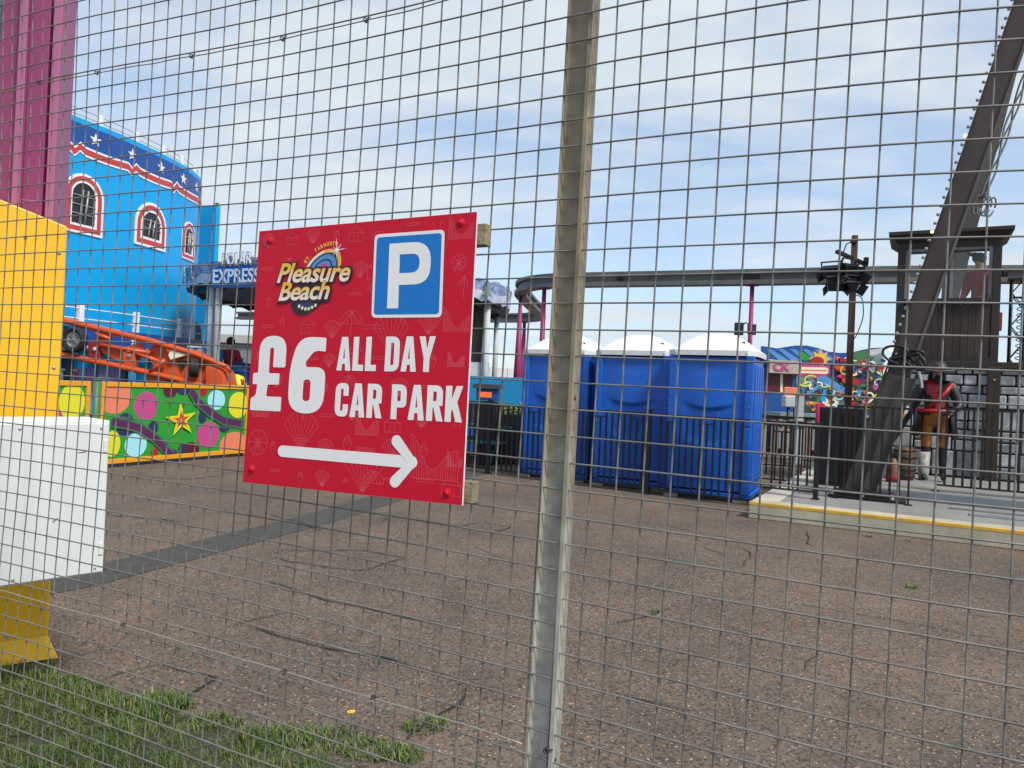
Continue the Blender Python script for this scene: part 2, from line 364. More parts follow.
# ------------------------------------------------------------------ ground
def ground_mat():
    m = bpy.data.materials.new('aggregate_tarmac'); m.use_nodes = True; nt = m.node_tree; b = nt.nodes['Principled BSDF']; L = nt.links.new
    b.inputs['Roughness'].default_value = .9; b.inputs['Specular IOR Level'].default_value = .25
    tc = nt.nodes.new('ShaderNodeTexCoord').outputs['Object']
    def nz(s, d=6, r=.6):
        n = nt.nodes.new('ShaderNodeTexNoise'); n.inputs['Scale'].default_value = s; n.inputs['Detail'].default_value = d; n.inputs['Roughness'].default_value = r; L(tc, n.inputs['Vector']); return n.outputs['Fac']
    def ramp(f, a, ca, bpos, cb):
        r = nt.nodes.new('ShaderNodeValToRGB'); r.color_ramp.elements[0].position = a; r.color_ramp.elements[1].position = bpos
        r.color_ramp.elements[0].color = ca; r.color_ramp.elements[1].color = cb; L(f, r.inputs[0]); return r.outputs[0]
    big = ramp(nz(.55, 7, .62), .34, (.098, .084, .069, 1), .64, (.156, .115, .088, 1))
    mid = ramp(nz(2.3, 8, .7), .35, (.80, .80, .80, 1), .66, (1.10, 1.07, 1.05, 1))
    mm = nt.nodes.new('ShaderNodeMixRGB'); mm.blend_type = 'MULTIPLY'; mm.inputs[0].default_value = 1; L(big, mm.inputs[1]); L(mid, mm.inputs[2])
    vo = nt.nodes.new('ShaderNodeTexVoronoi'); vo.inputs['Scale'].default_value = 78; L(tc, vo.inputs['Vector'])
    sepc = nt.nodes.new('ShaderNodeSeparateColor'); L(vo.outputs['Color'], sepc.inputs[0])
    chips = ramp(sepc.outputs[0], .80, (0, 0, 0, 1), .97, (1, 1, 1, 1))
    inside = ramp(vo.outputs['Distance'], .28, (1, 1, 1, 1), .5, (0, 0, 0, 1))
    c2 = nt.nodes.new('ShaderNodeMixRGB'); c2.blend_type = 'MULTIPLY'; c2.inputs[0].default_value = 1; L(chips, c2.inputs[1]); L(inside, c2.inputs[2])
    m2 = nt.nodes.new('ShaderNodeMixRGB'); L(c2.outputs[0], m2.inputs[0]); L(mm.outputs[0], m2.inputs[1])
    chipc = nt.nodes.new('ShaderNodeMixRGB'); chipc.inputs[1].default_value = (.42, .36, .28, 1); chipc.inputs[2].default_value = (.34, .20, .14, 1); L(sepc.outputs[1], chipc.inputs[0]); L(chipc.outputs[0], m2.inputs[2])
    dk = ramp(sepc.outputs[2], .0, (.45, .45, .46, 1), .60, (1.16, 1.14, 1.12, 1))
    m3 = nt.nodes.new('ShaderNodeMixRGB'); m3.blend_type = 'MULTIPLY'; m3.inputs[0].default_value = 1; L(m2.outputs[0], m3.inputs[1]); L(dk, m3.inputs[2])
    L(m3.outputs[0], b.inputs['Base Color'])
    bp = nt.nodes.new('ShaderNodeBump'); bp.inputs['Strength'].default_value = .5; bp.inputs['Distance'].default_value = .006
    L(vo.outputs['Distance'], bp.inputs['Height']); L(bp.outputs['Normal'], b.inputs['Normal'])
    return m
g = MB(); g.add([(-600, -200, 0), (600, -200, 0), (600, 1200, 0), (-600, 1200, 0)], [(0, 1, 2, 3)])
struct(g.build('ground', ground_mat()))

def ribbon(mb, pts, w, z, jit=0., steps=10, wj=.35):
    P = []
    for a, b in zip(pts[:-1], pts[1:]):
        a = V(a); b = V(b); n = max(2, int((b - a).length / .06))
        for k in range(n):
            q = a.lerp(b, k / n); nn = mnoise.noise_vector(q * 3.1 + V((w * 90, 0, 0))) * jit; P.append(q + V((nn.x, nn.y, 0)))
    P.append(V(pts[-1])); vs = []
    for i, p in enumerate(P):
        t = (P[min(i + 1, len(P) - 1)] - P[max(i - 1, 0)]); t.z = 0; t.normalize(); s = V((-t.y, t.x, 0))
        ww = w * (1 + wj * mnoise.noise(p * 9)) * (min(1, (min(i, len(P) - 1 - i) + .6) / 4) if jit else 1)
        vs += [V((p.x, p.y, z)) + s * ww / 2, V((p.x, p.y, z)) - s * ww / 2]
    mb.add(vs, [(2 * i, 2 * i + 1, 2 * i + 3, 2 * i + 2) for i in range(len(P) - 1)])
# repaired grey strip that runs away from the yellow plinth
st = MB(); ribbon(st, [(-3.95, 3.6, 0), (-3.0, 5.35, 0), (-2.05, 7.9, 0), (-1.1, 11.2, 0), (-.4, 13.5, 0)], .48, .004, .0, wj=.10)
struct(st.build('tarmac_strip', M['strip']))
# grey worn tarmac edge along the platform kerb
ck = MB()
G = lambda *p: [gnd(x, y) for x, y in p]
for pts, wd in [
    (G((256, 581), (330, 600), (390, 614), (452, 626)), .02), (G((256, 628), (330, 650), (443, 676), (463, 683)), .022),
    (G((463, 683), (460, 705), (436, 722), (405, 745)), .025), (G((445, 692), (463, 683)), .012),
    (G((612, 627), (650, 616), (672, 607)), .018), (G((664, 608), (690, 613)), .012), (G((725, 623), (755, 638), (800, 646)), .018),
    (G((718, 643), (745, 648)), .01), (G((726, 657), (760, 664)), .012),
    (G((100, 683), (130, 673), (160, 665)), .026), (G((168, 663), (195, 673), (217, 680), (190, 694), (180, 699)), .024), (G((173, 645), (172, 658)), .02),
    (G((57, 655), (75, 657), (104, 648)), .018), (G((217, 632), (250, 622), (300, 612)), .014), (G((240, 624), (290, 640)), .012),
    (G((264, 556), (285, 550), (360, 551), (405, 559), (356, 572), (285, 562), (264, 556)), .02),
    (G((356, 521), (390, 518), (380, 524)), .02), (G((450, 528), (480, 523), (512, 527), (490, 535)), .02),
    (G((106, 515), (160, 520), (210, 530)), .03), (G((140, 477), (190, 480), (235, 474)), .03), (G((264, 513), (330, 533)), .015),
    (G((768, 598), (820, 608), (880, 619), (960, 634), (1015, 640)), .012), (G((955, 613), (985, 617), (1005, 620)), .03),
    (G((815, 655), (805, 672)), .016), (G((768, 667), (800, 672)), .014), (G((735, 545), (752, 552), (745, 566), (725, 570)), .016), (G((600, 690), (660, 705), (700, 712)), .016),
    (G((700, 545), (735, 560)), .012), (G((805, 530), (812, 548)), .02), (G((640, 520), (700, 533), (760, 545)), .014), (G((520, 520), (575, 532)), .016), (G((470, 545), (512, 562)), .014)]:
    ribbon(ck, pts, wd * .62, .0085, .06, wj=.9)
struct(ck.build('tarmac_cracks', M['crackm']))

# ------------------------------------------------------------------ grass
bd = [gnd(x, y) for x, y in ((-60, 655), (0, 660), (50, 664), (85, 680), (125, 700), (165, 712), (210, 722), (255, 737), (300, 752), (350, 768), (400, 790))]
sm_ = MB(); inner = [V((p.x * .55 - .1, 1.5, 0)) for p in bd]
for i in range(len(bd) - 1):
    sm_.add([V((q.x, q.y, .005)) for q in (bd[i], bd[i + 1], inner[i + 1], inner[i])], [(0, 1, 2, 3)])
struct(sm_.build('soil_verge', M['soil']))
def grass_mat():
    m = bpy.data.materials.new('grass_blades'); m.use_nodes = True; nt = m.node_tree; b = nt.nodes['Principled BSDF']
    oi = nt.nodes.new('ShaderNodeNewGeometry'); r = nt.nodes.new('ShaderNodeValToRGB')
    r.color_ramp.elements[0].color = (.027, .069, .009, 1); r.color_ramp.elements[1].color = (.10, .185, .021, 1)
    e = r.color_ramp.elements.new(.93); e.color = (.14, .20, .035, 1); e = r.color_ramp.elements.new(.97); e.color = (.30, .24, .11, 1)
    nt.links.new(oi.outputs['Random Per Island'], r.inputs[0]); nt.links.new(r.outputs[0], b.inputs['Base Color']); b.inputs['Roughness'].default_value = .55
    b.inputs['Subsurface Weight'].default_value = 0; return m
def blade(mb, x, y, h, wdt, lean):
    a = random.uniform(0, 2 * pi); dx, dy = cos(a), sin(a); sx, sy = -dy * wdt / 2, dx * wdt / 2
    vs = []
    for k, (t, ww) in enumerate(((0, 1), (.4, .9), (.75, .6))):
        ox = dx * lean * t * t; oy = dy * lean * t * t; z = h * t * (1 - .25 * t * lean / max(h, .01))
        vs += [(x + ox - sx * ww, y + oy - sy * ww, z), (x + ox + sx * ww, y + oy + sy * ww, z)]
    vs.append((x + dx * lean, y + dy * lean, h * max(.35, 1 - .3 * lean / h)))
    mb.add(vs, [(0, 1, 3, 2), (2, 3, 5, 4), (4, 5, 6)])
gr = MB()
def edge_y(x):
    for a, b in zip(bd[:-1], bd[1:]):
        if a.x <= x <= b.x: return a.y + (b.y - a.y) * (x - a.x) / (b.x - a.x)
    return None
cnt = 0
while cnt < 42000:
    x = random.uniform(-2.75, -.35); y = random.uniform(1.95, 4.2); ey = edge_y(x)
    if ey is None: continue
    dens = .7 * mnoise.noise(V((x * 2.6, y * 2.6, 3.3))) + .6 * mnoise.noise(V((x * 9, y * 9, 1)))
    dist = ey + .16 * mnoise.noise(V((x * 4, y * 4, 9))) + .10 * mnoise.noise(V((x * 13, y * 13, 2))) - y
    if dist < 0: continue
    p = .55 + 1.3 * dens + min(.35, dist * .7)
    if random.random() > p: continue
    blade(gr, x, y, random.uniform(.013, .044) * (1 + 1.3 * max(dens, -.3)), random.uniform(.002, .0042), random.uniform(.012, .06)); cnt += 1
def tuft(px, py, rad, n, h):
    c = gnd(px, py)
    for _ in range(n):
        a = random.uniform(0, 2 * pi); r_ = rad * sqrt(random.random())
        blade(gr, c.x + cos(a) * r_, c.y + sin(a) * r_ * .7, random.uniform(.4, 1) * h, random.uniform(.004, .007), random.uniform(.01, h * .9))
for a in [(163, 706, .13, 420, .075), (125, 712, .12, 300, .065), (75, 688, .10, 200, .055), (35, 680, .10, 160, .05), (330, 742, .16, 330, .045), (290, 738, .14, 300, .045), (375, 752, .14, 260, .04), (215, 724, .12, 260, .05), (425, 728, .10, 130, .045), (435, 722, .05, 60, .05), (912, 588, .05, 50, .04), (400, 758, .10, 160, .06), (655, 612, .06, 50, .03), (262, 742, .1, 250, .08), (868, 537, .05, 30, .04), (907, 541, .05, 30, .03)]: tuft(*a)
gr.build('grass', grass_mat(), recalc=False)['kind'] = 'stuff'
c = gnd(350, 733)
fl = root('dandelion', 'single yellow dandelion flower at the edge of the grass', 'flower', (c.x, c.y, 0))
mb = MB(); mb.tube([(0, 0, 0), (.004, 0, .05), (.002, 0, .085)], .002, 5); mb.build('stem', M['dgreen'], fl)
mb = MB()
for k in range(18):
    a = 2 * pi * k / 18; mb.add([(.002, 0, .085), (.002 + cos(a - .15) * .016, sin(a - .15) * .016, .092), (.002 + cos(a) * .02, sin(a) * .02, .091), (.002 + cos(a + .15) * .016, sin(a + .15) * .016, .092)], [(0, 1, 2, 3)])
mb.sphere((.002, 0, .09), .008, 8, 5); mb.build('flower_head', M['yellow'], fl)
for i, (px, py) in enumerate(((500, 510), (845, 560))):
    pass

# ------------------------------------------------------------------ mesh fence
FY, FX0, FY0, FZ0, FROT = -0.498618, -0.016281, 1.465248, 0.165710, -0.010033
FB = [-0.019649, -0.009533, 0.046109, 0.028358, -0.011830, 0.014945, -0.008857, -0.009457, -0.001940, -0.042070, 0.007872, 0.003288, -0.017555, 0.003207, 0.003333]
FE = [(0, 1), (2, 0), (3, 0), (4, 0), (0, 2), (1, 1), (2, 1), (1, 2), (2, 2), (3, 1), (0, 3), (5, 0), (4, 1), (3, 2), (1, 3)]
FD = V((cos(FY), sin(FY), 0)); FN = V((-sin(FY), cos(FY), 0)); PITCHW = .05
def soft(u, a, b):
    return a if u < a else b if u > b else u
def fnode(i, r, off=0.):
    s_ = i * PITCHW; zz = -PITCHW * r
    a = cos(FROT) * s_ - sin(FROT) * zz; z = sin(FROT) * s_ + cos(FROT) * zz
    u = soft(i / 20, -1.85, .95); v = soft(r / 15, -1.25, 1.75)
    t = sum(c * u ** A * v ** E_ for c, (A, E_) in zip(FB, FE))
    t += .0016 * mnoise.noise(V((i * .33, r * .33, 0)))
    return V((FX0, FY0, FZ0 + EYE)) + FD * a + V((0, 0, z)) + FN * (t + off)
I0, I1, R0_, R1_ = -44, 22, -22, 32
fc = root('wire_mesh_fence', 'square welded wire mesh fence with tall steel post, across the whole view', 'fence', fnode(2, R1_))
mb = MB()
for i in range(I0, I1 + 1):
    mb.tube([fnode(i, r) for r in range(R0_, R1_ + 1)], .0017, 6)
mb.build('vertical_wires', M['galv'], fc, world=True, recalc=False)
mb = MB()
for r in range(R0_, R1_ + 1):
    mb.tube([fnode(i, r, -.0033) for i in range(I0, I1 + 1)], .0017, 6)
mb.build('horizontal_wires', M['galv'], fc, world=True, recalc=False)
for r in (-12.76, 16.62):
    mb = MB(); mb.tube([fnode(i * .5, r + .07 * mnoise.noise(V((i * .21, r, 0))), -.008) for i in range(2 * I0, (2 * I1 if r < 0 else 4) + 1)], .0013, 6)
    mb.build('tension_wire', M['galv' if r < 0 else 'galvb'], fc, world=True, recalc=False)
for i, r in ((-31, -12.85), (-26, -12.76), (-19, -12.76), (-13, -12.76), (-8, -12.76), (-21, 16.62), (-10, 16.62), (-5, 16.6), (3, 16.6)):
    p = fnode(i, r, -.008); mb = MB()
    mb.tube([p + FD * (.004 * cos(a)) + V((0, 0, .005 * sin(a))) + FN * (.004 * sin(a * .5)) for a in [k * 1.1 for k in range(12)]], .0013, 5)
    mb.tube([p, p + V((.012, -.006, .005))], .0012, 5)
    mb.build('wire_tie', M['tie'], fc, world=True, recalc=False)
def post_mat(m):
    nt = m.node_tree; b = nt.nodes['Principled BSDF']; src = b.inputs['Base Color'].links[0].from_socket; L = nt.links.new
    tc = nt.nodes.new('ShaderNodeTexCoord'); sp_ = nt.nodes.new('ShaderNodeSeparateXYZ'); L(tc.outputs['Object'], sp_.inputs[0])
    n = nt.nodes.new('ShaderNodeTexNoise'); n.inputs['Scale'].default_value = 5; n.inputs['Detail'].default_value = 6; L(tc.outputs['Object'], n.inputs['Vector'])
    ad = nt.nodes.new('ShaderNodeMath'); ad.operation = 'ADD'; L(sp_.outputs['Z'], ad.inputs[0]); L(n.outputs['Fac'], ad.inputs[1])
    mr = nt.nodes.new('ShaderNodeMapRange'); mr.inputs['From Min'].default_value = 1.55; mr.inputs['From Max'].default_value = 2.15; L(ad.outputs[0], mr.inputs['Value'])  # streaky brown higher up, paler towards the base, edge broken by noise
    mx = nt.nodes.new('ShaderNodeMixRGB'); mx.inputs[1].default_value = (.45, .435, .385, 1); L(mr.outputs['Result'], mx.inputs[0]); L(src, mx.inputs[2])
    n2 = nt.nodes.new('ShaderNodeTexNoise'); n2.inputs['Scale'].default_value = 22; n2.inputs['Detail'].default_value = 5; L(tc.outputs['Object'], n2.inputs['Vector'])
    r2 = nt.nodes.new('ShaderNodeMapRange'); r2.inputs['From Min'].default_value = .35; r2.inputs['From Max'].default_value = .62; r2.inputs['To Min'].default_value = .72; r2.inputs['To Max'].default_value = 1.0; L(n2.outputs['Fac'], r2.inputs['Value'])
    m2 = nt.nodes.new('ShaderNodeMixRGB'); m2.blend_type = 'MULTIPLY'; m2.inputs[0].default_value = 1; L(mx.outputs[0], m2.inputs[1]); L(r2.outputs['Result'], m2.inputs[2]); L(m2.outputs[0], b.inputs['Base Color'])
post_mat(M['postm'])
# channel post: web behind the mesh, two flanges turned towards the camera side
base = fnode(2.45, 32); topp = fnode(2.45, -27); base.z = -.2
def postline(z):
    pa = V((0.118, 1.392, 1.5 + .0)); return pa
PT, PB = at(582.5, 0, 1.415), at(540.5, 768, 1.385)
dirp = (PT - PB).normalized(); P0 = PB - dirp * ((PB.z + .1) / dirp.z); P1 = PB + dirp * ((2.95 - PB.z) / dirp.z)
fd = FD.copy(); fn = dirp.cross(fd).normalized() * -1
if fn.y < 0: fn = -fn
fd = (fd - dirp * fd.dot(dirp)).normalized()
sec = [(-.027, -.012), (-.024, -.012), (-.0225, .008), (.0205, .008), (.0225, -.014), (.026, -.014), (.027, .004), (.0285, .012), (.027, .020), (-.027, .020)]
sec = [(-.028, -.006), (-.0245, -.006), (-.0235, .007), (.0175, .007), (.0185, -.009), (.0275, -.009), (.0275, .001), (.0262, .0022), (.0262, .004), (.0275, .0052), (.0275, .024), (-.028, .024)]
mb = MB(); mb.prism(sec, P0, fd, fn, P1 - P0)
off = fnode(2.4, 5); k = (off - P0).dot(fn)
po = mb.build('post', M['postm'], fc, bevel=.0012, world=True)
mb = MB()
for t in (.52, .30, .8):
    c = P0.lerp(P1, t) + fd * .0262 + fn * .003
    mb = MB(); mb.lathe([(0, 0), (.004, 0), (.004, .002), (0, .002)], c, 8, axis=fd)
    mb.build('bolt_hole', M['tie'], fc, world=True)

# ------------------------------------------------------------------ car park sign
KS = .972
so_ = V((-.3553031098837469, 1.6306896883672144, .05414487645872764)) * KS
yaw, rot, lean = -0.4479598250940088, 0.015626228389264248, -0.04305301630847008
d_ = V((cos(yaw), sin(yaw), 0)); n_ = V((sin(yaw), -cos(yaw), 0)); u_ = V((0, 0, cos(lean))) + n_ * sin(lean)
A_ = d_ * cos(rot) + u_ * sin(rot); B_ = d_ * -sin(rot) + u_ * cos(rot)
SM = frame(so_ + V((0, 0, EYE)), A_, B_)
SM = SM @ Matrix.Scale(KS, 4)
sgr = root('car_park_sign', 'red square car park price sign with white arrow, fixed to the wire fence', 'sign', mtx=SM)
W2, H2 = .2966, .300
mb = MB(); mb.bx(-W2, W2, -H2, H2, -.005, -.0002); mb.build('backing_board', M['pvc'], sgr, bevel=.0006)
mb = MB(); mb.bx(-W2 + .0006, W2 - .0006, -H2 + .0006, H2 - .0006, -.0001, .0003); mb.build('red_face', M['signred'], sgr)
for yy in (H2 - .046, -H2 + .027):
    mb = MB(); mb.bx(-W2 + .02, W2 + .019, yy - .022, yy + .022, -.031, -.006); mb.build('batten', M['batten'], sgr, bevel=.0015)
for x, y in ((-.261, .274), (.259, .279), (-.270, -.267), (.26, -.278)):
    mb = MB(); mb.lathe([(0, .004), (.004, .0038), (.008, .0025), (.010, .0006)], (x, y, 0), 12, axis=(0, 0, 1)); mb.lathe([(0, .0055), (.0045, .005), (.005, .003)], (x, y, 0), 6, axis=(0, 0, 1)); mb.build('bolt_cap', M['signred'], sgr)
# pale line drawings of seaside rides over the red
rnd = random.Random(3)
LN = [MB()]
def dl(pts, wd=.0011):
    pts = [V(p) for p in pts]; vs = []
    for i, p in enumerate(pts):
        t = (pts[min(i + 1, len(pts) - 1)] - pts[max(i - 1, 0)])
        if t.length < 1e-7: t = V((1, 0))
        t.normalize(); nn = V((-t.y, t.x)) * wd / 2; vs += [(p.x + nn.x, p.y + nn.y, .0005), (p.x - nn.x, p.y - nn.y, .0005)]
    ok = all(-W2 + .004 < v[0] < W2 - .004 and -H2 + .004 < v[1] < H2 - .004 for v in vs)
    if ok: LN[0].add(vs, [(2 * i, 2 * i + 1, 2 * i + 3, 2 * i + 2) for i in range(len(pts) - 1)])
def arc(cx, cy, r, a0, a1, n=14, ry=None): return [(cx + r * cos(a0 + (a1 - a0) * k / n), cy + (ry or r) * sin(a0 + (a1 - a0) * k / n)) for k in range(n + 1)]
def umbrella(x, y, s):
    dl(arc(x, y, s, 0, pi)); dl([(x - s, y), (x + s, y)])
    for k in range(-2, 3): dl([(x, y + s), (x + k * s * .4, y)])
    dl([(x, y), (x, y - s)])
def coaster(x, y, s):
    pts = [(x + s * (k / 20 - .5) * 2.4, y + s * (.9 * cos(k / 20 * 6.3) * (1 - k / 28))) for k in range(21)]; dl(pts)
    for p in pts[::1]: dl([p, (p[0], y - s)])
    dl([(x - 1.2 * s, y - s), (x + 1.2 * s, y - s)])
def wheel(x, y, s):
    dl(arc(x, y, s, 0, 2 * pi, 24)); dl(arc(x, y, s * .3, 0, 2 * pi, 12))
    for k in range(8): dl([(x, y), (x + s * cos(k * pi / 4), y + s * sin(k * pi / 4))])
    dl([(x, y), (x - s * .6, y - s * 1.3)]); dl([(x, y), (x + s * .6, y - s * 1.3)])
def cone(x, y, s): dl([(x - s * .4, y), (x, y - s), (x + s * .4, y)]); dl(arc(x, y, s * .4, 0, pi)); dl(arc(x, y + s * .35, s * .25, 0, 2 * pi))
def waves(x, y, s):
    for j in range(2): dl([(x + s * (k / 8 - 1), y + j * s * .25 + s * .12 * abs(sin(k * pi / 4 + .4))) for k in range(17)])
def shell(x, y, s):
    for k in range(-4, 5): dl([(x, y - s), (x + s * sin(k * .28), y + s * cos(k * .28) - s * .4)])
    dl([(x + s * sin(k * .28), y + s * cos(k * .28) - s * .4) for k in range(-4, 5)])
def hut(x, y, s): dl([(x - s, y - s), (x - s, y), (x, y + s * .7), (x + s, y), (x + s, y - s), (x - s, y - s)]); dl([(x - s, y), (x + s, y)]); dl([(x - s * .3, y - s), (x - s * .3, y - s * .3), (x + s * .3, y - s * .3), (x + s * .3, y - s)])
def flower(x, y, s):
    for k in range(3): dl(arc(x + s * .5 * cos(k * 2.1), y + s * .5 * sin(k * 2.1), s * .45, 0, 2 * pi, 12))
IC = [umbrella, coaster, wheel, cone, waves, shell, hut, flower, shell, waves, cone]
for gy in range(9):
    for gx in range(9):
        x = -.265 + gx * .066 + rnd.uniform(-.014, .014); y = -.27 + gy * .068 + rnd.uniform(-.012, .012)
        LN[0] = MB(); rnd.choice(IC)(x, y, rnd.uniform(.016, .031))
        if LN[0].v: LN[0].build('line_drawing', M['signline'], sgr, recalc=False)
for fn_, a_ in ((coaster, (.225, -.205, .048)), (shell, (.05, -.235, .06)), (shell, (-.13, -.16, .055)), (shell, (.10, .06, .05))):
    LN[0] = MB(); fn_(*a_)
    if LN[0].v: LN[0].build('line_drawing', M['signline'], sgr, recalc=False)
# parking symbol
Z1 = .0008
mb = MB()
qx = [(.043, .269), (.221, .267), (.225, .083), (.048, .085)]
cxp, cyp = .134, .176
shape('symbol_border', [roundpoly([(.0435, .2685, .012), (.2215, .2675, .012), (.2255, .0825, .012), (.0470, .0845, .012)])], M['white'], sgr, z=Z1)
shape('symbol_panel', [roundpoly([(.0505, .2615, .008), (.2150, .2605, .008), (.2185, .0895, .008), (.0535, .0915, .008)])], M['pblue'], sgr, z=Z1 + .0004)
shape('letter', [roundpoly([(.0845, .2455), (.1915, .2450, .058), (.1925, .154, .058), (.1150, .154), (.1165, .1035), (.0875, .1040)], 0, 8),
                 roundpoly([(.1130, .2205), (.1645, .2200, .026), (.1645, .1795, .026), (.1140, .1795)], 0, 6)], M['white'], sgr, z=Z1 + .0008)
# heavy condensed lettering
GL = {
 'A': (.56, [[(0, 0), (.16, 1), (.40, 1), (.56, 0), (.355, 0), (.335, .2), (.225, .2), (.205, 0)], [(.245, .36), (.315, .36), (.28, .72)]]),
 'L': (.42, [[(0, 0), (0, 1), (.21, 1), (.21, .18), (.42, .18), (.42, 0)]]),
 'D': (.53, [[(0, 0), (0, 1), (.53, 1, .27), (.53, 0, .27)], [(.205, .18), (.205, .82), (.325, .82, .1), (.325, .18, .1)]]),
 'Y': (.58, [[(.185, 0), (.185, .38), (0, 1), (.21, 1), (.29, .64), (.37, 1), (.58, 1), (.395, .38), (.395, 0)]]),
 'C': (.50, [[(.50, .62), (.50, 1, .26), (0, 1, .26), (0, 0, .26), (.50, 0, .26), (.50, .37), (.305, .37), (.305, .17, .1), (.205, .17, .1), (.205, .83, .1), (.305, .83, .1), (.305, .62)]]),
 'R': (.55, [[(0, 0), (0, 1), (.53, 1, .25), (.53, .42, .2), (.42, .44), (.56, 0), (.345, 0), (.235, .38), (.205, .38), (.205, 0)], [(.205, .56), (.205, .83), (.325, .83, .1), (.325, .56, .1)]]),
 'P': (.53, [[(0, 0), (0, 1), (.53, 1, .26), (.53, .34, .26), (.205, .34), (.205, 0)], [(.205, .52), (.205, .82), (.325, .82, .1), (.325, .52, .1)]]),
 'K': (.57, [[(0, 0), (0, 1), (.205, 1), (.205, .62), (.345, 1), (.56, 1), (.39, .55), (.58, 0), (.36, 0), (.245, .36), (.205, .28), (.205, 0)]]),
 '£': (.50, [[(0, 0), (0, .16), (.075, .2, .05), (.09, .35), (.015, .35), (.015, .50), (.09, .50), (.09, 1, .27), (.50, 1, .27), (.50, .58), (.315, .58), (.315, .84, .07), (.255, .84, .07), (.255, .50), (.42, .50), (.42, .35), (.25, .35), (.235, .19), (.47, .19, .02), (.47, 0, .02)]]),
 '6': (.52, [[(.505, .98), (.505, .80), (.35, .82, .1), (.225, .66), (.24, .60), (.52, .60, .22), (.52, 0, .28), (0, 0, .28), (0, .62, .2), (.12, 1, .25)], [(.212, .16, .06), (.212, .44, .06), (.318, .44, .06), (.318, .16, .06)]]),
}
def line_of(txt, x0, x1, y0, y1, skew=0.):
    adv = []; x = 0
    for ch in txt:
        if ch == ' ': x += .26; continue
        adv.append((ch, x)); x += GL[ch][0] + .075
    tot = x - .075; kx = (x1 - x0) / tot; ky = y1 - y0
    for ch, ox in adv:
        loops = []
        for lp in GL[ch][1]:
            rp = roundpoly([(p[0], p[1], max(p[2] if len(p) > 2 else 0, .022)) for p in lp], 0, 6)
            loops.append([V((x0 + (ox + p.x) * kx, y0 + p.y * ky)) for p in rp])
        shape('letter', loops, M['white'], sgr, z=Z1)
line_of('£', -.288, -.188, -.129, .047); line_of('6', -.174, -.070, -.131, .045)
line_of('ALL DAY', -.040, .214, -.032, .043); line_of('CAR PARK', -.038, .286, -.1335, -.0595)
shape('arrow_shaft', [stroke([(-.181, -.2195), (.172, -.2215)], .026, True, 8)], M['white'], sgr, z=Z1)
shape('arrow_head', [stroke([(.131, -.1795), (.1735, -.2215), (.1325, -.2645)], .0255, True, 8)], M['white'], sgr, z=Z1 + .0004)
# printed logo
def gradm(name, y0, y1, c0, c1):
    m = bpy.data.materials.new(name); m.use_nodes = True; nt = m.node_tree; b = nt.nodes['Principled BSDF']; b.inputs['Roughness'].default_value = .42
    tc = nt.nodes.new('ShaderNodeTexCoord'); s = nt.nodes.new('ShaderNodeSeparateXYZ'); nt.links.new(tc.outputs['Object'], s.inputs[0])
    mr = nt.nodes.new('ShaderNodeMapRange'); mr.inputs['From Min'].default_value = y0; mr.inputs['From Max'].default_value = y1; nt.links.new(s.outputs['Y'], mr.inputs[0])
    mx = nt.nodes.new('ShaderNodeMixRGB'); mx.inputs[1].default_value = c0; mx.inputs[2].default_value = c1; nt.links.new(mr.outputs[0], mx.inputs[0]); nt.links.new(mx.outputs[0], b.inputs['Base Color']); return m
lg = bpy.data.objects.new('logo', None); COL.objects.link(lg); lg.parent = sgr; lg.matrix_basis = Matrix.Translation((-.122, .165, 0))
# logo local coords: x -.115..+.115, y -.075..+.085
swo = [(-.062, -.03), (-.060, -.050), (-.048, -.066), (-.026, -.0735), (0, -.066), (.024, -.050), (.044, -.026), (.05, 0), (0, .01), (-.05, 0)]
shape('swoosh', [roundpoly(swo, .02)], M['black'], lg, z=Z1 + .0004)
shape('swoosh_band', [roundpoly([(-.050, -.040), (-.040, -.052), (-.022, -.0575), (.004, -.050), (.026, -.034), (.026, -.020), (-.05, -.02)], .012)], M['navy'], lg, z=Z1 + .0008)
for k in range(6):
    x = -.038 + k * .0095; y = -.047 - .010 * sin((k + .6) / 6 * pi)
    shape('logo_dash', [[(x, y + .003), (x + .006, y + .0035), (x + .006, y - .0035), (x, y - .004)]], M['cream'], lg, z=Z1 + .0012)
def lp_(a, r): return V((.024 + r * (.050 * cos(a) + .020 * sin(a)), .030 + r * .049 * sin(a)))
def band(r0, r1, a0, a1, n=20): return [lp_(a0 + (a1 - a0) * k / n, r1) for k in range(n + 1)] + [lp_(a0 + (a1 - a0) * k / n, r0) for k in range(n, -1, -1)]
for k, (r0, r1, mm) in enumerate(((.84, 1., 'gold'), (.75, .84, 'navy'), (.55, .75, 'sky1'), (.46, .55, 'navy'), (.32, .46, 'sky1'), (.20, .32, 'pink'), (.02, .20, 'navy'))):
    shape('rainbow_band', [band(r0, r1, .05, pi - .03)], M[mm], lg, z=Z1 + .0004)
shape('rainbow_glow', [band(.845, .995, pi * .60, pi - .03)], M['cream'], lg, z=Z1 + .0008)
gy1 = gradm('yellow_to_white_print', .003, .032, (.80, .74, .66, 1), (.82, .44, .03, 1))
def logoword(body, x, y, wd, ht, rotz):
    mt = Matrix.Translation((x, y, 0)) @ Matrix.Rotation(rotz, 4, 'Z')
    for off, mm, dz, gx in ((.085, 'black', .0016, .0055), (.045, 'maroon', .0020, .0028), (.022, None, .0024, 0)):
        text('logo_word', body, M[mm] if mm else gy1, lg, mt @ Matrix.Translation((-gx + (.0012 if mm == 'black' else 0), -gx - (.0012 if mm == 'black' else 0), Z1 + dz)), wd + 2 * gx, ht + 2 * gx, .28, off, space=.98)
logoword('Pleasure', -.106, .006, .212, .046, R(-1.2))
logoword('Beach', -.098, -.037, .150, .044, R(.2))
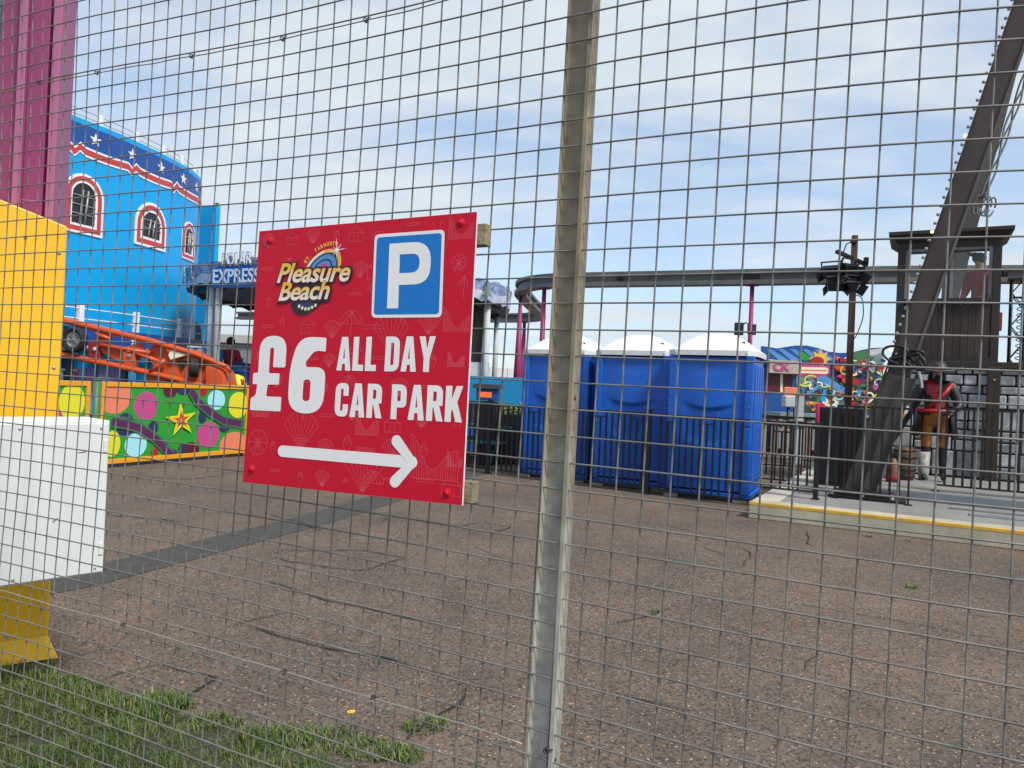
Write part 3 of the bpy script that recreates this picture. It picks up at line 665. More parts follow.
# arched place name
nm = 'GT. YARMOUTH'
for k, ch in enumerate(nm):
    if ch == ' ': continue
    a = pi * (.90 - .46 * k / (len(nm) - 1)); q_ = lp_(a, 1.14); q2_ = lp_(a - .02, 1.14); tang = atan2(q2_.y - q_.y, q2_.x - q_.x)
    if ch == '.':
        shape('logo_letter', [circ(q_.x, q_.y + .001, .0011, 8)], M['gold'], lg, z=Z1 + .0004); continue
    text('logo_letter', ch, M['gold'], lg, Matrix.Translation((q_.x, q_.y, Z1 + .0004)) @ Matrix.Rotation(tang, 4, 'Z'), .0064, .0098, 0, .05)
sx_, sy_ = .066, .074
for k in range(8):
    a = k * pi / 4 + .12; ln = (.026, .016)[k % 2] * (1.1 if k in (2, 1) else 1)
    shape('logo_sparkle', [[(sx_ + cos(a) * ln, sy_ + sin(a) * ln), (sx_ + cos(a + 1.57) * .0016, sy_ + sin(a + 1.57) * .0016), (sx_ - cos(a) * .001, sy_ - sin(a) * .001), (sx_ + cos(a - 1.57) * .0016, sy_ + sin(a - 1.57) * .0016)]], M['white'], lg, z=Z1 + .0028 + k * .0002)

# ------------------------------------------------------------------ yellow plinth, magenta column, white cabinet
pc = V((-2.368, 3.88, 0)); YA = R(33)
yp = root('yellow_plinth', 'tall yellow painted cladding round the foot of the magenta column', 'plinth', pc, YA)
mb = MB(); mb.prism([(-1.6, 0), (0, 0), (0, 2.245), (-.5, 2.40), (-1.6, 2.5)], (0, 0, 0), (1, 0, 0), (0, 0, 1), (0, .42, 0)); mb.build('cladding', M['yellow'], yp, bevel=.008)
mb = MB(); mb.add([(-.6, -.012, .0), (.0, -.012, .0), (.045, -.11, .012), (-.55, -.13, .012), (-.6, -.006, .10), (0, -.006, .10)], [(0, 1, 2, 3), (4, 5, 2, 3)]); mb.build('base_flap', M['yellow'], yp)
for x, z in ((-.03, .25), (-.03, .9), (-.03, 1.5), (-.03, 2.1), (-.18, 2.16), (-.18, .12)):
    mb = MB(); mb.lathe([(0, -.005), (.007, -.004), (.010, 0)], (x, 0, z), 10, axis=(0, 1, 0)); mb.build('screw_head', M['alu'], yp)
mb = MB()
mb.tube([(-.72, -.004, 2.0), (-.42, -.004, 1.93), (-.30, -.004, 1.955)], .004, 5); mb.build('cable', M['yellow'], yp)
ccx = at(44.5, 200, 4.3)
mc = root('ride_column', 'tall magenta steel column rising out of the yellow plinth', 'column', (ccx.x, 4.1, 0), R(14))
Hc = 7.0
CK = .80
def colseg(mb, x0, x1, y0, y1, t=.0):
    x0 *= CK; x1 *= CK
    mb.add([(x0, y0, 1.2), (x1, y0, 1.2), (x1, y1, 1.2), (x0, y1, 1.2), (x0 + t, y0, Hc), (x1, y0, Hc), (x1, y1, Hc), (x0 + t, y1, Hc)], [(0, 1, 5, 4), (1, 2, 6, 5), (2, 3, 7, 6), (3, 0, 4, 7), (0, 3, 2, 1), (4, 5, 6, 7)])
q = .0056
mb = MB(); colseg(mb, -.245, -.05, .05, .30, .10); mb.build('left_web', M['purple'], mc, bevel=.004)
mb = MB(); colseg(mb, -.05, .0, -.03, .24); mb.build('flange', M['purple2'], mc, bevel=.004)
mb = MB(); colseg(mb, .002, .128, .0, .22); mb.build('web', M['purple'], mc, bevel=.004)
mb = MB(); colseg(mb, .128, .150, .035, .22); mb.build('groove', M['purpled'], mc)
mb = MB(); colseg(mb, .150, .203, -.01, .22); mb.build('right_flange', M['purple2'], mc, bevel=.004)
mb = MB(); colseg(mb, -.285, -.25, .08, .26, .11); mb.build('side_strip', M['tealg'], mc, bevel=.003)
mb = MB(); mb.bx(-.04, .10, -.002, .01, 2.42, 2.428)
mb.build('weld_seam', M['purple2'], mc)
cbr = gnd(103, 573, .567); cbr = at(103, 573, 3.42)
wc = root('white_cabinet', 'white box cabinet hung on the front of the yellow plinth', 'cabinet', (cbr.x, cbr.y, cbr.z), R(48))
mb = MB(); mb.bx(-.75, 0, 0, .30, 0, .705); mb.build('body', M['whitep'], wc, bevel=.006)
mb = MB(); mb.bx(-.742, -.006, -.012, -.001, .01, .692); mb.build('door', M['whitep'], wc, bevel=.004)
for zz_ in (.09, .56):
    mb = MB(); mb.bx(-.028, -.012, -.018, -.012, zz_, zz_ + .055); mb.build('hinge', M['whitep'], wc, bevel=.002)
for x, z in ((-.04, .03), (-.04, .67), (-.36, .03), (-.36, .67)):
    mb = MB(); mb.lathe([(0, -.004), (.005, -.003), (.007, 0)], (x, -.012, z), 10, axis=(0, 1, 0)); mb.build('screw_head', M['alu'], wc)
for zz_, hh, mm in ((.18, .08, 'brownp'), (.60, .06, 'black')):
    mb = MB(); mb.bx(-.52, -.462, -.03, -.013, zz_, zz_ + hh); mb.build('latch', M[mm], wc, bevel=.01)
mb = MB(); mb.tube([(-.13, -.0125, .56), (-.10, -.0125, .565)], .002, 4); mb.tube([(-.22, -.0125, .26), (-.20, -.0125, .275)], .0022, 4); mb.build('scuff', M['tie'], wc)
mb = MB(); mb.box((-.60, .40, .42), (.2, .22, .10)); mb.build('bracket', M['iron'], wc)

# ------------------------------------------------------------------ painted fairground panels
pA, pB = gnd(112, 464, .06), gnd(243, 453, .06)
pu = (pB - pA); pu.z = 0; pn = V((pu.y, -pu.x, 0)).normalized(); pu.normalize()
if pn.y > 0: pn = -pn
def panel(x0, x1, label, circles, ribbons, starp=None):
    a = onpl(x0, 455, pA, pn); b = onpl(x1, 455, pA, pn)
    la = (a - pA).dot(pu); lb = (b - pA).dot(pu); H = 1.325
    o3 = V((pA.x, pA.y, 0)) + pu * la
    rt = root('painted_panel', label, 'barrier', mtx=frame(o3, pu, V((0, 0, 1))))
    L = lb - la
    mb = MB(); mb.bx(.03, L - .03, .10, H - .04, -.05, -.02); mb.build('board', M['green'], rt)
    mb = MB(); mb.bx(0, .065, .06, H, -.06, .0); mb.bx(L - .065, L, .06, H, -.06, .0); mb.bx(.065, L - .065, H - .075, H, -.06, .0); mb.bx(.065, L - .065, .06, .135, -.06, .0); mb.build('frame', M['amber'], rt, bevel=.006)
    mb = MB(); mb.bx(.1, .16, 0, .06, -.05, -.01); mb.bx(L - .16, L - .1, 0, .06, -.05, -.01); mb.build('feet', M['iron'], rt)
    def uv(px, py):
        p = onpl(px, py, o3, pn); return V(((p - o3).dot(pu), p.z))
    def clip(lp): return [V((min(max(p.x, .067), L - .067), min(max(p.y, .138), H - .078))) for p in lp]
    lv = -.0196
    for k, (px, py, rx, ry, mm) in enumerate(circles):
        c = uv(px, py); e1 = abs((uv(px + rx, py) - uv(px - rx, py)).x) / 2; e2 = abs((uv(px, py - ry) - uv(px, py + ry)).y) / 2
        shape('painted_spot', [clip(circ(c.x, c.y, e1, 32, e2))], M[mm], rt, z=lv + .0006 * (k + 1))
    for k, (pts, wd, mm) in enumerate(ribbons):
        shape('painted_ribbon', [clip(stroke([uv(*p) for p in pts], wd, False))], M[mm], rt, z=lv + .02 + .0006 * k)
    if starp:
        c = uv(*starp)
        for k, (r_, mm) in enumerate(((.30, 'lemon'), (.20, 'amber'), (.13, 'redp'), (.07, 'salmon'))):
            lp = star(c.x, c.y, r_, .36, 5, pi / 2 + .12); shape('painted_star', [[V((c.x + (p.x - c.x) * 1.1, p.y)) for p in lp]], M[mm], rt, z=lv + .03 + .0008 * k)
    return rt
panel(99, 247, 'wide green fairground panel with painted spots, ribbons and yellow star', [
    (116, 395, 17, 19, 'salmon'), (147, 406, 12, 14, 'pink'), (171, 391, 7, 7, 'wine'), (126, 425, 9, 12, 'navy'), (154, 428, 5, 7, 'navy'), (184, 389, 7, 6, 'navy'), (136.5, 445, 11, 12, 'aqua'), (113, 444, 8, 13, 'lemon'),
    (155, 453, 4, 4.5, 'redp'), (172, 453, 6, 4, 'plum'), (217, 400, 8.8, 10, 'aqua'), (239, 405, 10, 13, 'lemon'), (204, 391, 4, 5, 'redp'), (209, 435, 11, 13, 'pink'), (234, 446, 14, 14, 'salmon'), (191, 450, 9, 8, 'wine'), (203, 417, 4, 6, 'navy'), (225, 428, 5, 4, 'navy'), (183, 449, 4, 6, 'navy')],
    [([(112, 422), (126, 424), (140, 428), (156, 439), (168, 452), (172, 456)], .17, 'dgreen'), ([(112, 422), (126, 424), (140, 428), (156, 439), (168, 452), (172, 456)], .115, 'plum'),
     ([(191, 390), (198, 402), (210, 412), (224, 421), (243, 424)], .17, 'dgreen'), ([(191, 390), (198, 402), (210, 412), (224, 421), (243, 424)], .115, 'plum')], (181, 420))
panel(20, 88, 'short green fairground panel with lemon spots between plinth and green post', [(73, 402, 13, 18, 'lemon'), (52, 420, 12, 14, 'pink'), (80, 440, 8, 10, 'aqua'), (72, 447, 6, 8, 'salmon')], [])
gp = onpl(93.5, 458, pA, pn)
mb = MB(); mb.tube([(gp.x, gp.y, 0), (gp.x, gp.y, 1.34)], .055, 12); mb.tube([(gp.x, gp.y, 1.34), (gp.x, gp.y, 1.36)], .062, 12)
tag(mb.build('barrier_post', M['dgreen']), 'round green post between the two painted fairground panels', 'post')

# ------------------------------------------------------------------ blue fun house
fh = root('fun_house', 'sky blue curved fairground building with starred blue cornice and arched windows', 'building', (-9.0, 18, 0))
HT = EYE + 5.5
plan = [(x - .24, y) for x, y in [(-13.0, 9.2), (-11.3, 12.0), (-10.25, 14.2), (-9.54, 16.0), (-9.16, 17.0), (-8.93, 17.9), (-8.77, 18.7), (-8.66, 19.7), (-8.70, 20.5), (-8.86, 21.1), (-9.2, 21.5), (-9.8, 21.8), (-11, 22)]]
def smooth_path(pts, n=6):
    P = [V((p[0], p[1], p[2] if len(p) > 2 else 0)) for p in pts]; out = []
    for i in range(len(P) - 1):
        a = P[max(i - 1, 0)]; b = P[i]; c = P[i + 1]; d = P[min(i + 2, len(P) - 1)]
        for k in range(n):
            t = k / n; out.append(.5 * ((2 * b) + (c - a) * t + (2 * a - 5 * b + 4 * c - d) * t * t + (3 * b - 3 * c + d - a) * t ** 3))
    out.append(P[-1]); return out
path = smooth_path(plan, 6)
cum = [0.]
for a, b in zip(path[:-1], path[1:]): cum.append(cum[-1] + (b - a).length)
def pt(s):
    s = max(0, min(cum[-1] - 1e-6, s))
    for i in range(len(path) - 1):
        if cum[i + 1] >= s:
            t = (s - cum[i]) / (cum[i + 1] - cum[i]); p = path[i].lerp(path[i + 1], t)
            tg = (path[min(i + 2, len(path) - 1)] - path[max(i - 1, 0)]).normalized(); return p, V((tg.y, -tg.x, 0))
def s_of(px, z):
    """arc length where the wall shows at image column px"""
    best = None
    for k in range(400):
        s = cum[-1] * .80 * k / 399; p, n = pt(s); q = V((p.x, p.y, z)) - CAMPOS
        x = 512 + F * q.dot(RIGHT) / q.dot(FWD)
        if best is None or abs(x - px) < best[0]: best = (abs(x - px), s)
    return best[1]
def z_of(px, py, s):
    p, n = pt(s); d = ray(px, py); return EYE + d.z * p.y / d.y
def wallstrip(z0, z1, off, s0=0, s1=None, th=.02, N=70, zf=None):
    mb = MB(); s1 = s1 if s1 is not None else cum[-1]; vs = []
    for k in range(N + 1):
        s = s0 + (s1 - s0) * k / N; p, n = pt(s); dz = zf(s) if zf else 0
        for zz, oo in ((z0 + dz, off), (z1 + dz, off), (z1 + dz, off - th), (z0 + dz, off - th)): vs.append(V((p.x, p.y, zz)) + n * oo)
    fs = [(4 * k + a, 4 * k + (a + 1) % 4, 4 * k + 4 + (a + 1) % 4, 4 * k + 4 + a) for k in range(N) for a in range(4)]
    fs += [(0, 1, 2, 3), (4 * N + 3, 4 * N + 2, 4 * N + 1, 4 * N)]; mb.smooth = True; mb.add(vs, fs); return mb
def smooth_by_angle(o, a=35):
    try:
        bm = bmesh.new(); bm.from_mesh(o.data)
        for e_ in bm.edges:
            if len(e_.link_faces) == 2 and e_.calc_face_angle(0) > R(a): e_.smooth = False
        bm.to_mesh(o.data); bm.free()
    except Exception: pass
    return o
wall = wallstrip(0, HT, 0, th=.25).build('wall', M['bblue'], fh, world=True)
smooth_by_angle(wall)
# roof slab
mb = MB(); rp = [p for p in path]; mb.add([V((p.x - .1, p.y, HT - .08)) for p in rp] + [V((-16, 22.2, HT - .08)), V((-16, 9, HT - .08))], [tuple(range(len(rp) + 2))]); mb.build('roof', M['grey'], fh, world=True)
smooth_by_angle(wallstrip(HT - .62, HT - .12, .012, th=.03).build('cornice_band', M['dblue'], fh, world=True))
# stepped bunting line under the band
P_ = 1.55
def zig(s):
    t = (s / P_) % 1.0
    sag = -.30 * sin(pi * t) ** 1.0 * .55
    step = .0
    if t < .08: step = -.10 + t / .08 * .16
    elif t < .16: step = .06 - (t - .08) / .08 * .06
    elif t > .92: step = -(t - .92) / .08 * .10
    return sag * .3 + step
for off, w0, w1, mm in ((.016, -.78, -.56, 'whitet'), (.022, -.735, -.605, 'redtrim')):
    smooth_by_angle(wallstrip(HT + w0, HT + w1, off, th=.02, N=420, zf=zig).build('zigzag_trim', M[mm], fh, world=True))
def decal(name, loops, s, z, off, m, th=.004):
    p, n = pt(s); t = V((-n.y, n.x, 0)); 
    if t.y < 0: pass
    fr = frame(V((p.x, p.y, z)) + n * off, V((-n.y, n.x, 0)), V((0, 0, 1)))
    o = shape(name, loops, m, fh, z=0, th=th); o.matrix_parent_inverse = fh.matrix_basis.inverted(); o.matrix_basis = fr; return o
for px, py in ((95, 136), (132, 149), (161, 163), (183, 173), (196, 181)):
    s = s_of(px, HT - .37); decal('painted_star', [star(0, 0, .155, .4)], s, HT - .37, .020, M['whitet'])
# arched windows bent with the wall: outline -> points on the wall
def archwin(px0, px1, ytop, ybl, label=None):
    zc0 = EYE + 3.4
    s0 = s_of(px0, zc0); s1 = s_of(px1, zc0); sm = (s0 + s1) / 2; hw = abs(s1 - s0) / 2
    pm = (px0 + px1) / 2
    zt = z_of(pm, ytop, sm); zb = z_of(pm, ybl, sm); hgt = zt - zb
    def ring(k, nseg=14):
        w_ = hw - k; pts = [(-w_, zb + k)]
        rz = min(w_ * 1.05, hgt * .55)
        for j in range(nseg + 1): a = pi - pi * j / nseg; pts.append((w_ * cos(a), zt - k - rz + rz * sin(a)))
        pts.append((w_, zb + k)); 
        for j in range(1, 6): pts.append((w_ - 2 * w_ * j / 6, zb + k))
        return pts
    def onwall(pts, off): 
        r_ = []
        for a, z in pts: p, n = pt(sm + a); r_.append(V((p.x, p.y, z)) + n * off)
        return r_
    def annulus(k0, k1, off, m, name, par):
        A = onwall(ring(k0), off); B = onwall(ring(k1), off); A2 = onwall(ring(k0), 0.005); n = len(A); mb = MB()
        mb.add(A + B + A2 + onwall(ring(k1), .005), [(i, (i + 1) % n, n + (i + 1) % n, n + i) for i in range(n)] + [(i, 2 * n + i, 2 * n + (i + 1) % n, (i + 1) % n) for i in range(n)] + [(n + i, n + (i + 1) % n, 3 * n + (i + 1) % n, 3 * n + i) for i in range(n)])
        return mb.build(name, m, par, world=True)
    wv = bpy.data.objects.new('window', None); COL.objects.link(wv); wv.parent = fh
    u = hw * .105
    annulus(0, u * 1.1, .030, M['whitet'], 'outer_trim', wv); annulus(u * 1.1, u * 3.0, .036, M['redtrim'], 'red_trim', wv); annulus(u * 3.0, u * 4.0, .030, M['whitet'], 'inner_trim', wv)
    A = onwall(ring(u * 4.0), .008); mb = MB(); c = sum(A, V((0, 0, 0))) / len(A); n = len(A); mb.add(A + [c], [(i, (i + 1) % n, n) for i in range(n)]); mb.build('opening', M['glassdark'], wv, world=True)
    mb = MB(); iw = hw - u * 4
    for j in range(3):
        z = zb + u * 4 + .22 + j * .2
        mb.tube(onwall([(-iw + 2 * iw * q / 6, z) for q in range(7)], .03), .012, 5)
    for a in (-.35, .1): mb.tube(onwall([(iw * a, zb + u * 4), (iw * (a + .25), zt - u * 7)], .025), .022, 5)
    mb.build('bars', M['alu'], wv, world=True)
    # fh transform is pure translation: keep child empties at identity under fh
    wv.matrix_parent_inverse = fh.matrix_basis.inverted()
    for ch in list(wv.children): ch.matrix_parent_inverse = Matrix.Identity(4)
archwin(62, 102, 174, 234); archwin(134, 165, 203, 248); archwin(181, 193.5, 222, 260); archwin(18, 42, 140, 220)
# roof railing
posts = [(105, 117, 129), (141, 131, 144), (168, 146, 156), (186, 158, 168), (199, 173, 181), (62, 101, 113)]
for px, yt, yb in posts:
    s = s_of(px, HT + .2); p, n = pt(s); q = V((p.x, p.y, HT - .05)) - n * .12
    mb = MB(); mb.bx(q.x - .05, q.x + .05, q.y - .05, q.y + .05, HT - .08, HT + .27); mb.build('railing_post', M['whitet'], fh, bevel=.01, world=True)
for zz in (.1, .23):
    mb = MB(); pp = []
    for k in range(60):
        s = cum[-1] * .85 * k / 59; p, n = pt(s); pp.append(V((p.x, p.y, HT + zz)) - n * .12)
    mb.tube(pp, .009, 5); mb.build('railing_wire', M['alu'], fh, world=True)
# deck ledge with starred fascia and railing
smooth_by_angle(wallstrip(1.95, 2.40, .55, th=.55).build('ledge', M['dblue'], fh, world=True))
smooth_by_angle(wallstrip(1.88, 1.948, .56, th=.05).build('ledge_trim', M['whitet'], fh, world=True))
for px in (64, 118, 161, 193, 30):
    s = s_of(px, 2.6); p, n = pt(s); q = V((p.x, p.y, 0)) + n * .5
    mb = MB(); mb.box((q.x, q.y, 2.64), (.11, .11, .48), atan2(n.y, n.x)); mb.build('ledge_post', M['whitet'], fh, bevel=.008, world=True)
for zz in (2.58, 2.80):
    mb = MB(); pp = []
    for k in range(60):
        s = cum[-1] * .85 * k / 59; p, n = pt(s); pp.append(V((p.x, p.y, zz)) + n * .5)
    mb.tube(pp, .013, 5); mb.build('ledge_rail', M['whitet'], fh, world=True)
for px in (114, 153, 185):
    s = s_of(px, 2.2); decal('ledge_star', [star(0, 0, .13, .4)], s, 2.2, .556, M['whitet'])
# flat fin at the end with dark arched doorway
fa, fb = at(188, 330, 23.0), at(210.8, 330, 22.7)
fr = frame(V((fa.x, fa.y, 0)), V((fb.x - fa.x, fb.y - fa.y, 0)), V((0, 0, 1))); fw = hypot(fb.x - fa.x, fb.y - fa.y)
mb = MB(); mb.bx(-1.5, fw, 0, 6.72, -.18, 0); o = mb.build('end_wall', M['bblue'], fh, bevel=.01); o.matrix_parent_inverse = fh.matrix_basis.inverted(); o.matrix_basis = fr
ar = [(.06, 1.6), (.06, 2.35)] + [(.29 + .23 * cos(pi - pi * j / 10), 2.75 + .36 * sin(pi * j / 10)) for j in range(11)] + [(.52, 1.6)]
o = shape('doorway', [ar], M['glassdark'], fh, th=.01); o.matrix_parent_inverse = fh.matrix_basis.inverted(); o.matrix_basis = fr @ Matrix.Translation((0, 0, .008))
mb = MB(); mb.box((fw - .05, 6.75, -.08), (.08, .1, .08)); o = mb.build('finial', M['dgreen'], fh); o.matrix_parent_inverse = fh.matrix_basis.inverted(); o.matrix_basis = fr

# ------------------------------------------------------------------ orange ride arm
YR = 15.4
ob = at(150, 386, YR)
orr = root('orange_ride', 'orange tubular ride frame with rubber tyre standing behind the painted panels', 'ride', (ob.x, YR, 0))
T_ = lambda x, y, dy=0: at(x, y, YR + dy) - V((ob.x, YR, 0))
mb = MB(); mb.tube([T_(40, 314), T_(64, 320.5), T_(150, 341), T_(195, 354), T_(227, 367), T_(231, 372)], [.07, .07, .065, .06, .05, .04], 12); mb.build('upper_rail', M['orange'], orr)
mb = MB(); mb.tube([T_(40, 349), T_(64, 355), T_(150, 373), T_(200, 385), T_(214, 388)], .062, 12); mb.build('lower_rail', M['orange'], orr)
def plate(pts, name, m, dy=0, th=.1, bev=.012):
    P = [T_(x, y, dy) for x, y in pts]; mb = MB(); mb.prism([(p.x, p.z) for p in P], (0, P[0].y, 0), (1, 0, 0), (0, 0, 1), (0, th, 0)); return mb.build(name, m, orr, bevel=bev)
plate(roundpoly([(146, 352), (152, 346, 4), (164, 344, 3), (168, 356), (190, 349), (200, 355), (212, 362), (226, 371, 5), (229, 386), (206, 394), (150, 394), (146, 378), (154, 368)], 2), 'body', M['orange'], .10, .5)
plate(roundpoly([(205, 365, 4), (221, 371, 5), (225, 390), (206, 392)], 2), 'nose', M['orange'], -.15, .25)
plate([(176, 361), (187, 360), (182, 371)], 'vent', M['black'], .06, .04, 0)
plate([(168, 355), (172, 348), (188, 351), (187, 355), (170, 360)], 'seat_shell', M['cream'], -.02, .2)
plate(roundpoly([(98, 332), (112, 336), (106, 346), (118, 349), (140, 343), (146, 352), (134, 364), (122, 364), (104, 354), (92, 344)], 1.5), 'gusset', M['orange'], .04, .08)
plate(roundpoly([(88, 342, 3), (98, 342, 3), (100, 360), (88, 360)], 1), 'bracket', M['dred'], -.02, .12)
plate(roundpoly([(122, 348, 5), (136, 348, 5), (135, 370), (124, 370)], 2), 'bracket', M['orange'], -.04, .12)
for x, y, m in ((94.5, 349, 'pgrey'), (128.5, 350, 'pgrey'), (128.5, 356, 'grey')):
    c = T_(x, y, -.06); mb = MB(); mb.lathe([(0, -.006), (.034, -.006), (.04, 0), (.04, .03)], c, 16, axis=(0, 1, 0)); mb.build('roller', M[m], orr)
mb = MB()
for a, b in (((100, 345), (150, 353)), ((136, 353), (160, 362)), ((150, 372), (165, 360)), ((110, 339), (96, 334))): mb.tube([T_(*a, -.03), T_(*b, -.03)], .045, 8)
mb.build('braces', M['orange'], orr)
def wheel_at(px, py, rad, dy, ax):
    c = T_(px, py, dy); t = bpy.data.objects.new('wheel', None); COL.objects.link(t); t.parent = orr; t.location = c
    k = rad; mb = MB(); mb.lathe([(.62 * k, -.05), (.80 * k, -.09), (.95 * k, -.085), (k, -.05), (k, .05), (.95 * k, .085), (.8 * k, .09), (.62 * k, .05), (.62 * k, -.05)], (0, 0, 0), 26, axis=ax); mb.build('tyre', M['tyre'], t)
    mb = MB(); mb.lathe([(0, -.055), (.12 * k, -.06), (.14 * k, -.04), (.5 * k, -.02), (.56 * k, -.06), (.62 * k, -.055), (.62 * k, .04), (0, .04)], (0, 0, 0), 26, axis=ax)
    mb.build('rim', M['alu'], t)
    mb = MB(); A = V(ax).normalized(); a0 = A.orthogonal().normalized(); b0 = A.cross(a0)
    for q in range(5):
        w_ = a0 * cos(q * 2 * pi / 5) + b0 * sin(q * 2 * pi / 5); mb.bar(w_ * .14 * k - A * .035, w_ * .55 * k - A * .045, .05, .02, A)
    mb.build('spokes', M['grey'], t)
wheel_at(75, 340, .265, -.08, (.25, 1, 0)); wheel_at(194, 368, .19, -.06, (1, .45, 0))
mb = MB(); mb.tube([T_(194, 358, 0), T_(195, 372, .1)], .03, 6); mb.build('axle', M['iron'], orr)
for x, z1 in ((70, 356), (125, 368), (170, 378), (215, 384)):
    p = T_(x, z1, .05); mb = MB(); mb.bx(p.x - .05, p.x + .05, p.y - .05, p.y + .05, 0, p.z); mb.build('leg', M['iron'], orr)
for k, (x0, x1, lab) in enumerate(((74, 97, 'left small blue ride car with curved white rim behind orange frame'), (98, 121, 'middle small blue ride car with flat white rim behind orange frame'), (137, 158, 'right small blue ride car with white rim beside the orange body'))):
    a = at(x0, 352, 15.75); b = at(x1, 352, 15.75); wd = b.x - a.x
    rc = root('ride_car', lab, 'ride car', (a.x, 15.75, 0), 0, 'blue ride cars')
    prof = roundpoly([(0, .55), (0, 1.84 if k == 0 else 1.92, .2), (wd * (.55 if k == 0 else .95), 2.02 if k == 0 else 1.94, .3 if k == 0 else .08), (wd, 1.66, .1), (wd, .55)], 0, 6)
    mb = MB(); mb.prism(prof, (0, 0, 0), (1, 0, 0), (0, 0, 1), (0, .7, 0)); mb.build('shell', M['bblue'], rc, bevel=.02)
    top = [p for p in prof if p.y > 1.58]; mb = MB(); mb.tube([(p.x, -.01, p.y) for p in top], .045, 6); mb.build('rim', M['whitet'], rc)
    mb = MB(); mb.lathe([(0, -.05), (.27, -.05), (.28, .05), (0, .05)], (wd * .35, .1, .28), 16, axis=(0, 1, 0)); mb.lathe([(0, -.05), (.27, -.05), (.28, .05), (0, .05)], (wd * .35, .6, .28), 16, axis=(0, 1, 0)); mb.build('wheels', M['tyre'], rc)
    if k < 2:
        mb = MB()
        for j in range(6): x = wd * (j + .5) / 6; mb.bx(x - .02, x + .02, -.008, -.001, .6, 1.52)
        mb.build('stripes', M['pink'], rc)
# ------------------------------------------------------------------ ride with snowy canopy
CC = V((-6.50, 30, 0)); CR = 6.25
pe = root('polar_ride', 'round fairground ride with snowy violet canopy and white lettering above', 'ride', V((0, 0, EYE)) * .34 + CC * .66); pe.scale = (.66,) * 3; pe.matrix_basis = Matrix.Translation(V((0, 0, EYE)) * .34 + CC * .66) @ Matrix.Scale(.66, 4)
def cyl(r0, r1, z0f, z1f, m, name, N=96, a0=0, a1=2 * pi, parent=None):
    mb = MB(); vs = []; mb.smooth = True
    for k in range(N + 1):
        a = a0 + (a1 - a0) * k / N; vs += [(r0 * cos(a), r0 * sin(a), z0f(a)), (r1 * cos(a), r1 * sin(a), z1f(a))]
    mb.add(vs, [(2 * k, 2 * k + 2, 2 * k + 3, 2 * k + 1) for k in range(N)]); return mb.build(name, m, parent or pe, recalc=False)
pk = lambda a: 5.30 + .22 * abs(mnoise.noise(V((cos(a) * 7, sin(a) * 7, 0)))) + .10 * mnoise.noise(V((cos(a) * 20, sin(a) * 20, 4)))
cyl(CR, CR + .1, lambda a: 4.85, pk, M['violet'], 'fascia', 240)
cyl(CR + .02, CR + .08, lambda a: 4.56 + .10 * abs(sin(a * 22)), lambda a: 4.95 + .2 * mnoise.noise(V((cos(a) * 9, sin(a) * 9, 2))), M['snow'], 'snow_edge', 240)
cyl(CR, 1.0, lambda a: 4.62, lambda a: 5.0, M['grey'], 'ceiling', 60)
cyl(CR - .35, CR - .35, lambda a: 4.38 + .10 * abs(sin(a * 20)), lambda a: 4.7, M['lampb'], 'dark_valance', 240)
cyl(CR + .1, .2, lambda a: 5.28, lambda a: 6.0, M['violet'], 'roof', 60)
mb = MB(); mb.lathe([(0, -.77), (6.9, -.77), (6.9, .21), (0, .21)], (0, 0, 0), 64); mb.build('platform', M['grey'], pe)
cyl(6.92, 6.92, lambda a: -.74, lambda a: .16, M['dblue'], 'platform_skirt', 90)
for a in (-2.29, -2.215, -1.5, -.7, -.42, 2.4, 1.2, .3):
    mb = MB(); mb.tube([((CR - .25) * cos(a), (CR - .25) * sin(a), .21), ((CR - .25) * cos(a), (CR - .25) * sin(a), 4.7)], .11, 10); mb.build('column', M['pgrey'], pe)
bx0 = at(470, 362, 28); bx1 = at(484.5, 362, 28)
mb = MB(); mb.bx(bx0.x - CC.x - 1.2, bx1.x - CC.x, -2.2, 1.5, .21, 4.4); mb.build('dark_scenery', M['black'], pe)
mb = MB(); mb.bx(bx0.x - CC.x - .2, bx1.x - CC.x + .5, -3.2, -2.3, .21, 1.75); mb.bx(bx0.x - CC.x - .2, bx1.x - CC.x + .2, -2.3, -2.2, 1.75, 2.4); mb.build('pale_steps', M['pgrey'], pe)
tl = at(213, 287, 24.3); sgm = frame(V((tl.x, tl.y - .1, tl.z)), V((1, -.465, 0)), V((0, 0, 1)))
lo = sgm.copy(); lo.translation = sgm.translation - CC
mb = MB(); mb.prism(roundpoly([(-.05, -.05), (2.15, -.05), (2.15, .68, .2), (1.7, .76, .2), (.4, .76, .3), (-.05, .5, .2)], 0), (0, 0, 0), (1, 0, 0), (0, 1, 0), (0, 0, -.06)); o = mb.build('name_board', M['dblue'], pe); o.matrix_basis = lo
text('letters', 'EXPRESS', M['aquaw'], pe, lo @ Matrix.Translation((.04, .10, .012)), 2.0, .46, 0, .02, th=.02)
text('letters', 'POLAR', M['white'], pe, lo @ Matrix.Translation((.42, .66, .012)), 1.28, .40, 0, .02, th=.02)
text('letter_outline', 'POLAR', M['violet'], pe, lo @ Matrix.Translation((.38, .62, -.012)), 1.36, .48, 0, .09, th=.02)
for a, r_ in ((-2.45, .3), (-2.62, .3), (-.75, .35), (-.55, .3)):
    mb = MB(); n = 9
    tri = [(-.5, 0), (-.18, .3), (-.30, .3), (-.1, .55), (-.18, .55), (0, .85), (.18, .55), (.1, .55), (.30, .3), (.18, .3), (.5, 0)]
    tx = V((-sin(a), cos(a), 0)); mb.prism([(x * .7, y * .7) for x, y in tri], V(((CR + .14) * cos(a), (CR + .14) * sin(a), 4.78)), tx, V((0, 0, 1)), V((cos(a), sin(a), 0)) * .03); mb.build('painted_fir', M['tealg'], pe)
